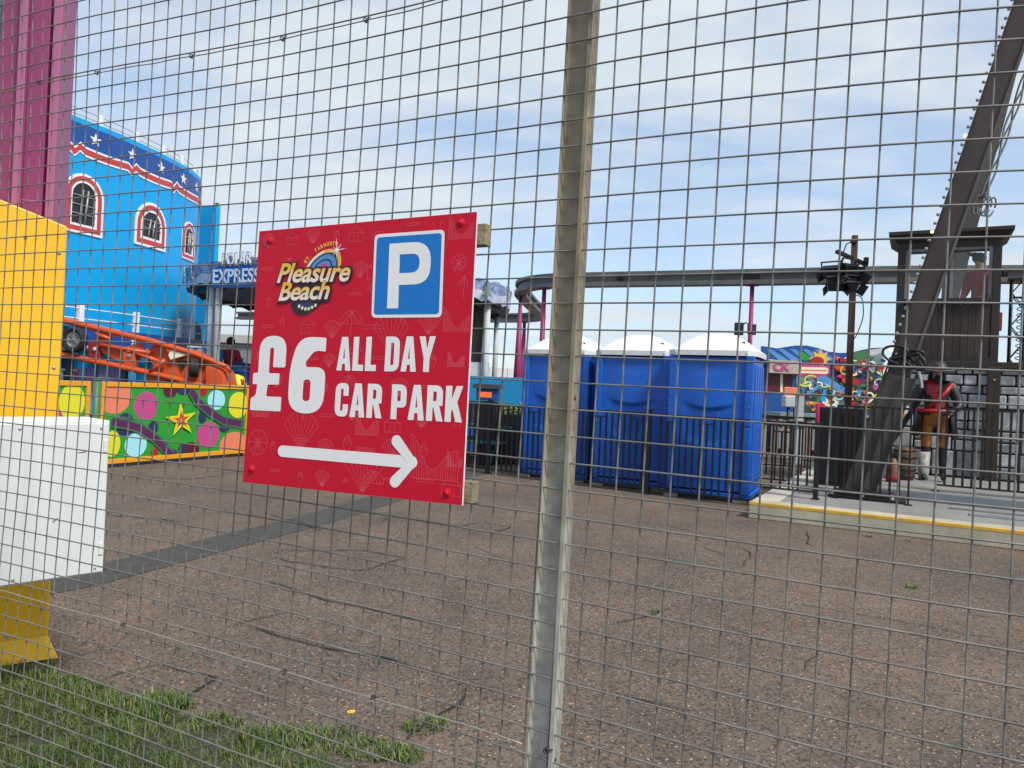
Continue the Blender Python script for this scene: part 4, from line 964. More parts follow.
# ------------------------------------------------------------------ people
def grow(name, J, E_, rad, mats, cls, parent, sub=1):
    me = bpy.data.meshes.new(name); me.from_pydata(J, E_, []); o = bpy.data.objects.new('tmp', me); COL.objects.link(o)
    md = o.modifiers.new('s', 'SKIN'); md.use_smooth_shade = True
    sv = me.skin_vertices[0].data
    for i, r in enumerate(rad): sv[i].radius = (r, r) if not isinstance(r, tuple) else r; sv[i].use_root = (i == 0)
    ss = o.modifiers.new('u', 'SUBSURF'); ss.levels = sub; ss.render_levels = sub
    dg = bpy.context.evaluated_depsgraph_get(); dg.update()
    m2 = bpy.data.meshes.new_from_object(o.evaluated_get(dg)); bpy.data.objects.remove(o)
    m2.name = name; m2.materials.clear()
    for m in mats: m2.materials.append(m)
    for p in m2.polygons: p.material_index = cls(p.center); p.use_smooth = True
    ob_ = bpy.data.objects.new(name, m2); COL.objects.link(ob_); ob_.parent = parent; return ob_
def figure(parent, mats, cls, arms, lean=0., h=1.75, legs=None, armr=1.):
    """faces local -y; arms: per side (elbow, wrist)"""
    k = h / 1.75; J = []; E_ = []; Rd = []
    def v(p, r, par=None):
        J.append(tuple(q * k for q in p)); Rd.append(tuple(x * k for x in r) if isinstance(r, tuple) else r * k)
        if par is not None: E_.append((par, len(J) - 1))
        return len(J) - 1
    l = lean
    pel = v((0, 0, .95), (.15, .11)); ab = v((0, -.25 * l, 1.12), (.135, .10), pel); ch = v((0, -.6 * l, 1.32), (.165, .115), ab)
    nb = v((0, -.85 * l, 1.46), (.075, .07), ch); nk = v((0, -.95 * l, 1.52), .052, nb); hd = v((0, -1.05 * l - .01, 1.61), (.078, .092), nk); ht = v((0, -1.1 * l, 1.70), (.07, .085), hd)
    ns = v((0, -1.1 * l - .095, 1.60), .018, hd)
    for s, (el, wr) in zip((-1, 1), arms):
        sh = v((s * .175, -.7 * l, 1.40), .072 * armr, ch); e_ = v((s * el[0], el[1] - .7 * l, el[2]), .05 * armr, sh); w_ = v((s * wr[0], wr[1] - .7 * l, wr[2]), .034, e_)
        dv = (V(wr) - V(el)).normalized(); hnd = V((s * wr[0], wr[1] - .7 * l, wr[2])); dv = V((s * dv.x, dv.y, dv.z)); pm = v(tuple(hnd + dv * .07), (.038, .02), w_)
        sd_ = dv.cross(V((1, 0, .2))).normalized()
        for q in range(4): v(tuple(hnd + dv * (.145 + (.012, .02, .015, 0)[q]) + sd_ * (.028 - .019 * q) + V((0, -.008, 0))), .0085, pm)
        v(tuple(hnd + dv * .075 + sd_ * .055), .0095, w_)
    lg_ = legs or [((.10, 0, .50), (.11, .02, .08)), ((.10, 0, .50), (.11, .02, .08))]
    for s, (kn, an) in zip((-1, 1), lg_):
        hp = v((s * .095, 0, .88), .092, pel); kk = v((s * kn[0], kn[1], kn[2]), .062, hp); aa = v((s * an[0], an[1], an[2]), .042, kk); v((s * an[0] * 1.08, an[1] - .16, .04), (.042, .032), aa)
    return grow('body', J, E_, Rd, mats, cls, parent)
rest = [((.25, .03, 1.13), (.26, -.06, .90)), ((.25, .03, 1.13), (.26, -.06, .90))]
def cls_person(c):
    z = c.z
    if z > 1.47 * 1: return 0
    if z > .84: return 1 if not (abs(c.x) > .2 and z < .93) else 0
    return 2
pp_ = at(230, 362, 17.6)
pr = root('person', 'person in red jacket with dark hair, seen from behind on the ride platform', 'person', (pp_.x, 17.6, .652), pi)
figure(pr, [M['skin'], M['redj'], M['trous']], cls_person, rest, 0)
mb = MB(); mb.sphere((0, .01, 1.665), .108, 14, 9, (.92, 1.05, 1)); mb.build('hair', M['hair'], pr)
# ------------------------------------------------------------------ little stall and clutter under the canopy
sa = at(194, 350, 17.0)
stl = root('striped_kiosk', 'small kiosk with blue and white striped top behind orange ride', 'kiosk', (sa.x - .12, 17.0, .652))
for k in range(6):
    mb = MB(); mb.bx(k * .1, k * .1 + .1, 0, .5, 1.10, 1.45); mb.build('stripe_panel', M['whitet'] if k % 2 == 0 else M['bblue'], stl)
mb = MB(); mb.bx(0, .6, .02, .48, .0, 1.10); mb.build('counter', M['pgrey'], stl, bevel=.01)
mb = MB(); mb.bx(-.03, .63, -.03, .53, 1.45, 1.49); mb.build('top', M['whitet'], stl, bevel=.008)
fb_ = at(238, 341, 70)
bd_ = root('far_building', 'low grey building far off under the snowy canopy', 'building', (fb_.x, 70, 0))
mb = MB(); mb.bx(-8, 14, 0, 8, 0, 4.6); mb.build('wall', M['grey'], bd_)
mb = MB(); mb.prism([(-.4, 4.6), (4, 5.6), (8.4, 4.6)], (-8.3, 0, 0), (0, 1, 0), (0, 0, 1), (22.6, 0, 0)); mb.build('roof', M['deckm'], bd_)
for k in range(7):
    mb = MB(); mb.bx(-7 + k * 3, -5.4 + k * 3, -.03, 0, 1.5, 3.2); mb.build('window', M['glassdark'], bd_)
for k, (px, py0, py1, y, wd, mm, lab, cat) in enumerate(((243, 362, 384, 17.5, .34, 'dblue', 'dark blue litter bin with domed lid by ride platform', 'bin'), (237, 374, 392, 16.2, .20, 'lemon', 'small yellow green bin beside the red sign edge', 'bin'))):
    p = at(px, py0, y); p.z -= .652; o = root('litter_bin', lab, cat, (p.x, y, .652)); mb = MB(); mb.lathe([(0, 0), (wd * .85, 0), (wd, p.z - .25), (0, p.z - .25)], (0, 0, 0), 18); mb.build('drum', M[mm], o)
    mb = MB(); mb.lathe([(wd * 1.04, p.z - .25), (wd * 1.04, p.z - .2), (wd * .7, p.z - .05), (0, p.z)], (0, 0, 0), 18); mb.build('lid', M[mm], o)
for k in range(3):
    p = at(229 + k * 5, 380, 15.9)
    o = root('striped_bollard', ('left', 'middle', 'right')[k] + ' of three thin red and white striped bollards behind the green panel', 'bollard', (p.x, 16.1, .652), 0, 'red and white bollards')
    for j in range(6): mb = MB(); mb.tube([(0, 0, j * .13), (0, 0, j * .13 + .13)], .04, 8); mb.build('band', M['redp' if j % 2 else 'whitet'], o)
# ------------------------------------------------------------------ far right of the sign: hoarding, kiosk, tables
wa, wb = at(466, 390, 16.5), at(545, 390, 16.5)
hd_ = root('cyan_hoarding', 'long cyan blue stall front standing behind the black railings', 'hoarding', (wa.x, 16.5, 0), R(-6))
Lh = 2.6
mb = MB(); mb.bx(-.8, Lh, 0, .12, 1.12, 1.73); mb.build('fascia', M['cyan'], hd_, bevel=.006)
mb = MB(); mb.bx(-.8, Lh, .12, 1.6, 1.69, 1.73); mb.build('roof', M['cyan'], hd_)
mb = MB(); mb.bx(-.8, Lh, 1.5, 1.6, 0, 1.69); mb.build('back_wall', M['teal'], hd_)
for x in (-.7, .9, 2.5):
    mb = MB(); mb.bx(x - .04, x + .04, .02, .1, 0, 1.12); mb.build('leg', M['iron'], hd_)
ka = at(487, 392, 14.2)
kk_ = root('token_kiosk', 'black hooded kiosk with glowing orange display by black railing', 'kiosk', (ka.x, 14.2, 0), R(-8))
mb = MB(); mb.bx(-.19, .19, 0, .3, 0, 1.22); mb.build('cabinet', M['iron'], kk_, bevel=.01)
mb = MB(); mb.bx(-.20, .20, -.06, .3, 1.24, 1.46); mb.build('head', M['dblue'], kk_, bevel=.02)
mb = MB(); mb.prism([(-.12, 1.46), (.32, 1.46), (.32, 1.54), (-.05, 1.55)], (-.26, 0, 0), (0, 1, 0), (0, 0, 1), (.52, 0, 0)); mb.build('hood', M['lampb'], kk_, bevel=.006)
mb = MB(); mb.bx(-.15, .10, -.068, -.061, 1.30, 1.40); mb.build('display', M['led'], kk_)
def table(px, y, lab):
    p = at(px, 430, y); o = root('picnic_table', lab, 'table', (p.x, y, 0), R(-20), 'teal picnic tables')
    mb = MB()
    for k in range(4): mb.bx(-.8, .8, -.36 + k * .185, -.36 + k * .185 + .165, .70, .74)
    mb.build('top', M['teal'], o, bevel=.005)
    for s in (-1, 1):
        mb = MB(); mb.bx(-.8, .8, s * .68 - .14, s * .68 + .14, .42, .46); mb.build('bench', M['teal'], o, bevel=.005)
    for x in (-.55, .55):
        mb = MB(); mb.bar((x, -.75, 0), (x, -.2, .7), .06, .06); mb.bar((x, .75, 0), (x, .2, .7), .06, .06); mb.bar((x, -.75, .40), (x, .75, .40), .05, .07); mb.build('leg_frame', M['teal'], o)
table(478, 14.9, 'teal picnic table nearest the red sign edge behind the railing'); table(516, 15.4, 'teal picnic table beside the first blue toilet behind the railing')
pb = at(510, 404, 14.6)
pl = root('planter', 'dark planter of pale green foliage on the stall edge', 'planter', (pb.x, 14.6, 0))
mb = MB(); mb.bx(-.3, .3, -.12, .12, .0, .98); mb.build('trough', M['iron'], pl, bevel=.01)
mb = MB()
for k in range(260):
    c = V((random.uniform(-.32, .32), random.uniform(-.14, .14), .98 + abs(random.gauss(0, .08)))); a = V((random.uniform(-1, 1), random.uniform(-1, 1), random.uniform(-.2, 1))).normalized() * .06; b = a.orthogonal().normalized() * .02
    mb.add([c, c + a * .5 + b, c + a, c + a * .5 - b], [(0, 1, 2, 3)])
mb.build('foliage', M['leaf'], pl, recalc=False)
wh_ = at(488, 372, 34); 
whd = root('white_hoarding', 'low white panelled hoarding beyond the cyan stall front', 'hoarding', (wh_.x, 34, 0))
mb = MB()
for k in range(8): mb.bx(k * .9, k * .9 + .88, 0, .05, 0, 2.4)
mb.build('panels', M['whitet'], whd, bevel=.005)
mb = MB()
for k in range(9): mb.bx(k * .9 - .03, k * .9 + .01, .06, .12, 0, 2.45)
mb.build('posts', M['pgrey'], whd)

# ------------------------------------------------------------------ monorail track
ZB = EYE + 3.05
tp = smooth_path([(30, 9.5, 0), (20, 13.4, 0), (13, 16.1, 0), (11.2, 16.7, 0), (8.7, 17.5, 0), (6, 18.65, 0), (1.9, 20.35, 0), (.95, 20.85, 0), (.35, 21.6, 0), (.14, 22.6, 0), (.25, 24, 0), (.58, 26.5, 0), (.95, 29, 0), (1.05, 30.3, 0), (.7, 31.6, 0), (-.5, 32.5, 0), (-3, 33.4, 0), (-8, 35, 0), (-14, 37.5, 0)], 8)
tp = [V((p.x, p.y, ZB)) for p in tp]
tr = root('monorail_track', 'grey elevated monorail track curving on thin magenta legs behind the toilets', 'track', (1, 21, 0))
isec = [(-.17, .19), (.17, .19), (.17, .10), (.06, .08), (.06, -.06), (.19, -.09), (.19, -.19), (-.19, -.19), (-.19, -.09), (-.06, -.06), (-.06, .08), (-.17, .10)]
mb = MB(); mb.sweep(isec, tp); mb.build('beam', M['track'], tr, world=True)
def joint(x, y):
    mb = MB(); d = V((.93, -.37, 0))
    for s in (-.11, .11): mb.box((x + d.x * s, y + d.y * s, ZB), (.02, .30, .34), atan2(d.y, d.x))
    mb.bar((x - d.x * .2, y - d.y * .2, ZB), (x + d.x * .2, y + d.y * .2, ZB), .16, .10)
    mb.build('joint_plate', M['lampb'], tr, world=True)
joint(5.92, 18.66); joint(2.9, 19.95); joint(10.9, 16.8)
for x, y, r0, r1 in ((.80, 20.98, .10, .06), (.15, 22.9, .17, .05), (.42, 31.9, .17, .07), (5.95, 18.66, .06, .055), (13, 16.1, .08, .06), (.7, 27.2, .10, .06)):
    if x == .7: continue
    mb = MB(); mb.tube([(x, y, 0), (x, y, ZB - .22)], [r0, r1], 12); mb.box((x, y, ZB - .205), (.3, .14, .03), R(-20)); mb.build('leg', M['magleg'], tr, world=True)
sp_ = at(741, 329, 18.45)
spk = root('loudspeaker', 'small black loudspeaker on bracket beside thin magenta leg above toilet', 'speaker', (sp_.x, sp_.y, sp_.z), R(-15))
mb = MB(); mb.bx(-.16, .06, -.12, .1, -.15, .15); mb.build('case', M['lampb'], spk, bevel=.015)
mb = MB(); mb.bx(.26, .36, -.08, .08, -.14, .12); mb.build('junction_box', M['plum'], spk, bevel=.01)
mb = MB(); mb.tube([(.04, 0, .1), (.1, 0, .16), (.16, 0, .14), (.17, 0, -.12), (.26, 0, -.1)], .018, 6); mb.build('bracket', M['iron'], spk)

# ------------------------------------------------------------------ portable toilets
TY = R(-26)
def loo_panel():
    """moulded front panel as a height field"""
    NX, NZ = 46, 96; X0, X1, Z0, Z1_ = -.43, .43, .16, 2.06; vs = []
    def ss(a, b, x): t = max(0, min(1, (x - a) / (b - a))); return t * t * (3 - 2 * t)
    for j in range(NZ + 1):
        z = Z0 + (Z1_ - Z0) * j / NZ
        for i in range(NX + 1):
            x = X0 + (X1 - X0) * i / NX; q = (x / .36)
            bot = 1.42 - .10 * (1 - q * q) ; top = 1.98 - .05 * (1 - q * q)
            up = ss(bot - .02, bot + .02, z) * (1 - ss(top - .16, top + .05, z)) * (1 - ss(.12, .40, abs(x)))
            lt = .92 - .12 * (1 - q * q); low = ss(.26, .40, z) * (1 - ss(lt - .03, lt + .06, z)) * (1 - ss(.15, .40, abs(x)))
            rib = .006 * max(0, 1 - abs((abs(x) % .22) - .11) / .02) * ss(.95, 1.0, z) * (1 - ss(1.28, 1.32, z)) 
            belly = .012 * up * (1 - q * q * .8) * ss(2.05, 1.5, z)
            hgt = .020 * up * (.35 + .65 * (1 - ss(1.5, 2.0, z))) + belly + .016 * low + rib
            vs.append((x, -.525 - hgt, z))
    fs = [(j * (NX + 1) + i, j * (NX + 1) + i + 1, (j + 1) * (NX + 1) + i + 1, (j + 1) * (NX + 1) + i) for j in range(NZ) for i in range(NX)]
    mb = MB(); mb.smooth = True; mb.add(vs, fs); return mb
def make_loo(label):
    o = root('portable_toilet', label, 'toilet', (0, 0, 0), 0, 'blue portable toilets')
    mb = MB(); mb.bx(-.52, .52, -.50, .52, .14, 2.10); mb.build('body', M['loo'], o, bevel=.03)
    loo_panel().build('front_panel', M['loo'], o)
    for sx in (-1, 1):
        mb = MB(); mb.bx(sx * .485 - .055, sx * .485 + .055, -.56, -.46, .12, 2.10); cp_ = mb.build('corner_post', M['loo'], o, bevel=.022, seg=3)
        for k in range(12):
            mb = MB(); mb.lathe([(0, -.006), (.006, -.004), (.009, 0)], (sx * .495, -.561, .25 + k * .16), 8, axis=(0, 1, 0)); mb.build('rivet', M['riv'], cp_)
    for sx in (-1, 1):
        for k in range(4): mb = MB(); mb.bx(sx * .53 - .014, sx * .53 + .014, -.36 + k * .22, -.24 + k * .22, .28, 1.98); mb.build('side_rib', M['loo'], o, bevel=.012)
    rf = MB(); zs = [(.585, 2.095), (.59, 2.17), (.565, 2.19), (.50, 2.235), (.36, 2.345), (.24, 2.425), (.18, 2.445), (0, 2.455)]
    vs = []; n = 32
    for r_, z in zs:
        for k in range(n):
            a = 2 * pi * k / n + pi / n; ca, sa = cos(a), sin(a); e_ = 1 / max(abs(ca), abs(sa)); rr = r_ * (e_ * .9 + .1) if r_ > .3 else r_ * (e_ * r_ / .5 + (1 - r_ / .5))
            vs.append((ca * rr * .98, sa * rr, z))
    rf.smooth = True; rf.add(vs, [(j * n + k, j * n + (k + 1) % n, (j + 1) * n + (k + 1) % n, (j + 1) * n + k) for j in range(len(zs) - 1) for k in range(n)])
    r_o = rf.build('roof', M['loot'], o); smooth_by_angle(r_o, 25)
    mb = MB(); mb.box((.33, -.38, 2.295), (.13, .03, .022)); mb.build('vent_slot', M['skid'], r_o)
    for k in range(6): mb = MB(); mb.lathe([(0, -.006), (.009, -.004), (.012, 0)], (-.45 + k * .18, -.578, 2.13), 8, axis=(0, 1, 0)); mb.build('rivet', M['pgrey'], r_o)
    mb = MB(); mb.bx(-.55, .55, -.53, .55, .06, .13); mb.build('skid_base', M['loo'], o, bevel=.012)
    for y_ in (-.5, .35): mb = MB(); mb.bx(-.53, .53, y_, y_ + .15, 0.0, .06); mb.build('skid', M['skid'], o)
    for x in (-.46, .42):
        mb = MB(); mb.bx(x - .08, x + .10, -.56, -.44, 0, .058); mb.build('foot_block', M['lath'], o, bevel=.008)
    return o
def kids(o): return [c for c in bpy.data.objects if c.parent == o]
def copy_tree(o, parent=None):
    c = o.copy(); COL.objects.link(c)
    if parent: c.parent = parent
    for ch in kids(o): copy_tree(ch, c)
    return c
LAB = ['blue portable toilet nearest the yellow edged platform, rightmost of three', 'middle blue portable toilet with white domed roof, between its two neighbours', 'blue portable toilet farthest away, partly hidden by the fence post']
proto = make_loo(LAB[0])
for k, (x, y) in enumerate(((2.87, 10.72), (1.88, 11.66), (.74, 12.38))):
    o = proto if k == 0 else copy_tree(proto); o['label'] = LAB[k]
    c = V((x, y, 0)) + V((-sin(TY), cos(TY), 0)) * .55; o.location = c; o.rotation_euler = (0, 0, TY + R((0, 1.2, -1)[k])); o.scale = (1.12, 1.07, 1)

# ------------------------------------------------------------------ black railings
def railing(p0, p1, h, label, zb=0., post0=True, post1=True, step=.105, style=0, group='black railings'):
    p0 = V(p0); p1 = V(p1); L = (p1 - p0).length; a = atan2(p1.y - p0.y, p1.x - p0.x)
    o = root('black_railing', label, 'railing', (p0.x, p0.y, zb), a, group)
    n = max(2, round(L / step)); st = L / n
    for k in range(1, n):
        top = h - (.03 if style else 0); bot = .10
        m_ = k % 6
        if not style and m_ in (2,): top = h - .10
        if not style and m_ in (5,): bot = .17
        mb = MB(); mb.box((k * st, 0, (top + bot) / 2), (.027 if not style else .030, .022, top - bot)); mb.build('bar', M['iron'], o)
    mb = MB(); mb.bx(0, L, -.015, .015, h - .03, h); mb.build('rail', M['iron'], o); mb = MB(); mb.bx(0, L, -.012, .012, .08, .105); mb.build('rail', M['iron'], o)
    if not style:
        for k in range(0, n - 1, 6):
            x = k * st; mb = MB(); mb.bx(x + st, min(L, x + 3 * st), -.0125, .0125, h - .115, h - .095); mb.build('short_rail', M['iron'], o)
    for f, x in ((post0, 0), (post1, L)):
        if f: pw = .012 if style else .03; mb = MB(); mb.bx(x - pw, x + pw, -pw, pw, 0, h + (.0 if style else .05)); mb.bx(x - .05, x + .05, -.05, .05, 0, .012); mb.build('post', M['iron'], o, bevel=.003)
    return o
q0, q1, q2, q3 = V((-.36, 12.76, 0)), V((2.08, 11.07, 0)), V((3.30, 10.20, 0)), V((-2.6, 14.3, 0))
railing(q3, q0, 1.24, 'black railing beside red sign, in front of the teal tables', post0=True, post1=True)
railing(q0 + (q1 - q0).normalized() * .08, q1, 1.22, 'long black railing in front of the first two toilets', post0=False)
railing(q1 + (q2 - q1).normalized() * .08, q2, 1.21, 'short black railing in front of the nearest toilet', post0=False, post1=False)
# ------------------------------------------------------------------ platform
C0 = V((3.03, 9.28, 0))
PL = lambda a, b, z=0: C0 + D * a + NB * b + V((0, 0, z))
def slab(mb, a0, a1, b0, b1, z0, z1):
    vs = [PL(a, b, z) for a in (a0, a1) for b in (b0, b1) for z in (z0, z1)]
    mb.add(vs, [(0, 1, 3, 2), (4, 6, 7, 5), (0, 4, 5, 1), (2, 3, 7, 6), (0, 2, 6, 4), (1, 5, 7, 3)])
plf = root('ride_platform', 'low concrete ride platform with yellow line along its front edge', 'platform', C0, PHI)
mb = MB(); mb.bx(0, 12, .0, .35, 0, .205); mb.build('kerb', M['conc'], plf, bevel=.012)
mb = MB(); mb.bx(0, .30, .352, 8, 0, .203); mb.build('side_kerb', M['conctop'], plf, bevel=.012)
mb = MB(); mb.bx(.302, 12, .352, 12, 0, .195); mb.build('floor', M['deckm'], plf)
mb = MB(); mb.bx(-.001, 12, -.003, .055, .170, .2085); mb.build('yellow_line', M['yline'], plf, bevel=.004)
mb = MB(); mb.bx(1.35, 12, 1.95, 2.05, .196, .325); mb.build('deck_edge', M['steelp'], plf, bevel=.004)
mb = MB(); mb.bx(1.35, 12, 2.052, 12, .20, .32); mb.build('inner_deck', M['deckm'], plf, bevel=.004)
mb = MB(); mb.bx(2.4, 12, .95, 1.15, .196, .206); mb.bx(2.2, 12, 1.45, 1.52, .196, .214); mb.build('steel_plates', M['steelp'], plf)
railing(PL(-.02, 1.0), PL(.66, 1.0), .97, 'short black railing on the platform corner beside the nearest toilet', .2, post0=False)
railing(PL(.86, 1.38), PL(1.74, 1.38), 1.27, 'short black railing in front of the leaning beam foot', .195, style=1)
railing(PL(2.06, 2.30), PL(4.6, 2.30), 1.17, 'long black railing in front of pirate statue and stone wall', .32, style=1)
# ------------------------------------------------------------------ leaning ride leg
b0 = V((4.95, 10.30, .2)); ld = (D * 1.75 + V((0, 0, 6.5))).normalized(); lt = b0 + ld * 11.5
sl_ = D.cross(ld).normalized()
side = ld.cross(sl_).normalized()          # across the leg, in the plane of the row
if side.dot(D) < 0: side = -side
bk = sl_ if sl_.y > 0 else -sl_
lr = root('leaning_ride_leg', 'tall brown steel leg with bulbs leaning right above the platform', 'ride leg', b0)
def legplate(a0, a1, b0_, b1_, t0, t1, name, m, bev=.006):
    A = V(b0) + ld * t0; B = V(b0) + ld * t1
    mb = MB(); mb.prism([(a0, b0_), (a1, b0_), (a1, b1_), (a0, b1_)], A, side, bk, B - A); return mb.build(name, m, lr, bevel=bev, world=True)
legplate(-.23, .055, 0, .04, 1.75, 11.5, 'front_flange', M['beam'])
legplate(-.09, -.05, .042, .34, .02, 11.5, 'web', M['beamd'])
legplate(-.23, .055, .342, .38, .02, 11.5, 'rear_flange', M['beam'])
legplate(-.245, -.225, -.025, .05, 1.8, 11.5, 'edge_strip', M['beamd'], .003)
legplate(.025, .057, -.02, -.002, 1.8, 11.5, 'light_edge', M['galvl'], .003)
legplate(-.26, -.235, -.05, .0, .02, 1.95, 'foot_rib', M['beam'])
legplate(-.06, -.04, -.07, .0, .02, 1.70, 'foot_rib', M['beam'])
legplate(.11, .135, -.05, .0, .02, 1.95, 'foot_rib', M['beam'])
legplate(-.25, .13, .002, .04, .02, 1.748, 'foot_plate', M['galvl'])
mb = MB(); mb.box(b0 + V((.05, -.02, .015)), (.95, .75, .03), PHI); mb.box(b0 + V((.02, 0, .06)), (.7, .5, .06), PHI); o = mb.build('base_plate', M['beamd'], lr, bevel=.006, world=True)
for a, b in ((-.38, -.28), (.0, -.31), (.36, -.28), (.38, .2), (-.38, .2)):
    p = b0 + D * a + NB * b + V((0, 0, .03)); mb = MB(); mb.lathe([(.03, 0), (.03, .035), (.012, .04), (.012, .06), (0, .06)], p, 6); mb.build('base_bolt', M['alu'], lr, world=True)
for k in range(62):
    t = 2.05 + k * .118; p = b0 + ld * t - side * .268 - bk * .02
    mb = MB(); mb.sphere(p, .024, 8, 5); mb.build('bulb', M['litbulb' if k in (0, 14, 25) else 'bulb'], lr, world=True, label='warm lit bulb' if k in (0, 14, 25) else None)
mb = MB()
rr = random.Random(5)
for j in range(7):
    c = b0 + ld * 2.0 + side * rr.uniform(-.22, .05) - bk * .07
    pts = [c + side * (.15 * sin(q * .9 + j)) + ld * (.12 * cos(q * .7 + j * 1.7)) - bk * (.03 + .02 * sin(q + j)) for q in range(9)]
    mb.tube(smooth_path(pts, 4), .018, 6)
mb.build('cable_bundle', M['lampb'], lr, world=True)
mb = MB(); c = b0 + ld * 2.0 - side * .2 - bk * .06
mb.tube(smooth_path([c, c + side * .10 + V((0, 0, .05)), c + side * .2 + V((0, 0, 0)), c + side * .28 + V((0, 0, -.12)), c + side * .33 + V((0, 0, -.28)), c + side * .34 + V((0, 0, -.36))], 4), .022, 8); mb.build('conduit', M['alu'], lr, world=True)
mb = MB()
for j in range(3):
    pts = [b0 + ld * (4.3 + q * .32) + side * (.17 + .04 * sin(q * 1.5 + j * 2)) + bk * (.2 + .06 * j) for q in range(12 if j == 0 else 7)]
    mb.tube(smooth_path(pts, 4), .014, 6)
for j in range(4):
    c = b0 + ld * (4.2) + side * (.14 + j * .05) + bk * .22; mb.tube([c + side * (.05 * cos(a * .5)) + ld * (.13 * sin(a * .5)) for a in range(13)], .013, 6)
mb.build('looped_cable', M['grey'], lr, world=True)
ra, rb2 = at(950, 301, 14.8), at(978, 192, 14.8); rd = (rb2 - ra).normalized(); r0 = ra - rd * ((ra.z - .3) / rd.z)
rl = root('rear_ride_leg', 'darker slanting steel leg behind the cabin, parallel to the leaning bulb leg', 'ride leg', r0)
mb = MB(); mb.bar(r0, ra + rd * 6, .30, .05, V((0, 1, 0))); mb.build('flange', M['beamd'], rl, bevel=.006, world=True)
mb = MB(); mb.bar(r0 + V((0, .15, 0)), ra + rd * 6 + V((0, .15, 0)), .04, .22, V((0, 1, 0))); mb.build('web', M['beamd'], rl, world=True)
# ------------------------------------------------------------------ floodlight pole and dark box
fp = root('floodlight_pole', 'rusty brown pole with white band carrying floodlights beside the leaning leg', 'lamp post', (4.98, 10.95, .195))
mb = MB(); mb.tube([(0, 0, 0), (0, 0, 3.78)], [.055, .045], 12); mb.build('pole', M['rust'], fp)
mb = MB(); mb.tube([(0, 0, 1.22), (0, 0, 1.26)], .062, 12); mb.build('band', M['whitet'], fp)
mb = MB(); mb.bar((-.30, -.08, 3.52), (.22, .05, 3.36), .06, .05); mb.tube([(-.17, 0, 3.5), (-.12, 0, 3.65), (-.02, 0, 3.7)], .01, 5); mb.box((-.04, -.05, 3.68), (.08, .06, .05)); mb.box((.18, 0, 3.42), (.06, .05, .09)); mb.build('crossbar', M['lampb'], fp, bevel=.004)
def flood(px, pz, tilt, yaw_, sc=1., py=-.16):
    t = bpy.data.objects.new('floodlight', None); COL.objects.link(t); t.parent = fp; t.location = (px - .10, py, pz); t.rotation_euler = (tilt, 0, yaw_); t.scale = (.78,) * 3
    mb = MB(); mb.prism([(-.13, -.10), (.13, -.10), (.16, .12), (-.16, .12)], (0, -.09, 0), (1, 0, 0), (0, 0, 1), (0, .14, 0)); mb.build('housing', M['lampb'], t, bevel=.012)
    mb = MB(); mb.bx(-.13, .13, -.098, -.0905, -.08, .10); mb.build('lens', M['glassdark'], t)
    mb = MB(); mb.bx(-.18, -.165, -.02, .02, -.02, .20); mb.bx(.165, .18, -.02, .02, -.02, .20); mb.bx(-.18, .18, -.02, .02, .20, .215); mb.build('yoke', M['lampb'], t)
    for sx in (-1, 1):
        mb = MB(); mb.add([(sx * .13, -.09, -.10), (sx * .16, -.09, .12), (sx * .24, -.22, .12), (sx * .21, -.22, -.10)], [(0, 1, 2, 3)]); mb.build('barn_door', M['lampb'], t)
flood(-.28, 3.20, R(35), R(-40)); flood(-.09, 3.24, R(25), R(25)); flood(.10, 3.20, R(35), R(50), py=-.05); flood(-.22, 3.02, R(55), R(-20)); flood(-.03, 3.02, R(40), R(10))
mb = MB(); mb.tube(smooth_path([(.05, 0, 2.9), (.14, 0, 2.85), (.17, 0, 2.6), (.10, 0, 2.35), (.05, 0, 2.25)], 4), .008, 5); mb.build('cable', M['iron'], fp)
bxr = root('control_box', 'tall black steel control box behind the rusty floodlight pole', 'control box', (5.12, 11.45, .195), PHI)
mb = MB(); mb.bx(-.32, .30, 0, .4, 0, 1.22); mb.build('casing', M['lampb'], bxr, bevel=.012)
mb = MB(); mb.bx(-.29, -.02, -.012, -.001, .06, 1.16); mb.bx(.01, .27, -.012, -.001, .06, 1.16); mb.build('doors', M['iron'], bxr, bevel=.004)
mb = MB(); mb.bx(-.04, -.025, -.03, -.012, .6, .72); mb.build('handle', M['iron'], bxr)
# ------------------------------------------------------------------ stone wall, posts and operator cabin
cl0 = V((6.55, 12.9, 0)); cl0 = at(893, 380, 12.9); cl0.z = 0
sw = root('stone_wall', 'grey painted stone block wall with black joints under the dark cabin', 'wall', cl0 + V((0, 0, .32)), PHI)
mb = MB(); mb.bx(-.05, 4.6, .03, .25, 0, 1.84); mb.build('backing', M['joint'], sw)
mb = MB(); rs = random.Random(11); z = .015
while z < 1.78:
    hgt = rs.choice((.36, .44, .30)) if z < .95 else rs.choice((.14, .18, .24)); hgt = min(hgt, 1.82 - z)
    x = -.04
    while x < 4.55:
        wd = rs.uniform(.15, .42) if hgt < .25 else rs.uniform(.20, .40); wd = min(wd, 4.58 - x)
        if hgt > .28 and rs.random() < .4:
            h2 = hgt * rs.uniform(.4, .6); pcs = ((z, h2), (z + h2, hgt - h2))
        else: pcs = ((z, hgt),)
        for z_, h_ in pcs:
            if wd > .06 and h_ > .05: mb.bx(x + .010, x + wd - .012, -.012 - rs.uniform(0, .015), .04, z_ + .010, z_ + h_ - .012)
        x += wd
    z += hgt
mb.build('stones', M['stone'], sw, bevel=.022, seg=3)
mb = MB(); mb.bx(-.06, 4.62, -.06, .3, 1.842, 1.95); mb.build('coping', M['wood'], sw, bevel=.006)
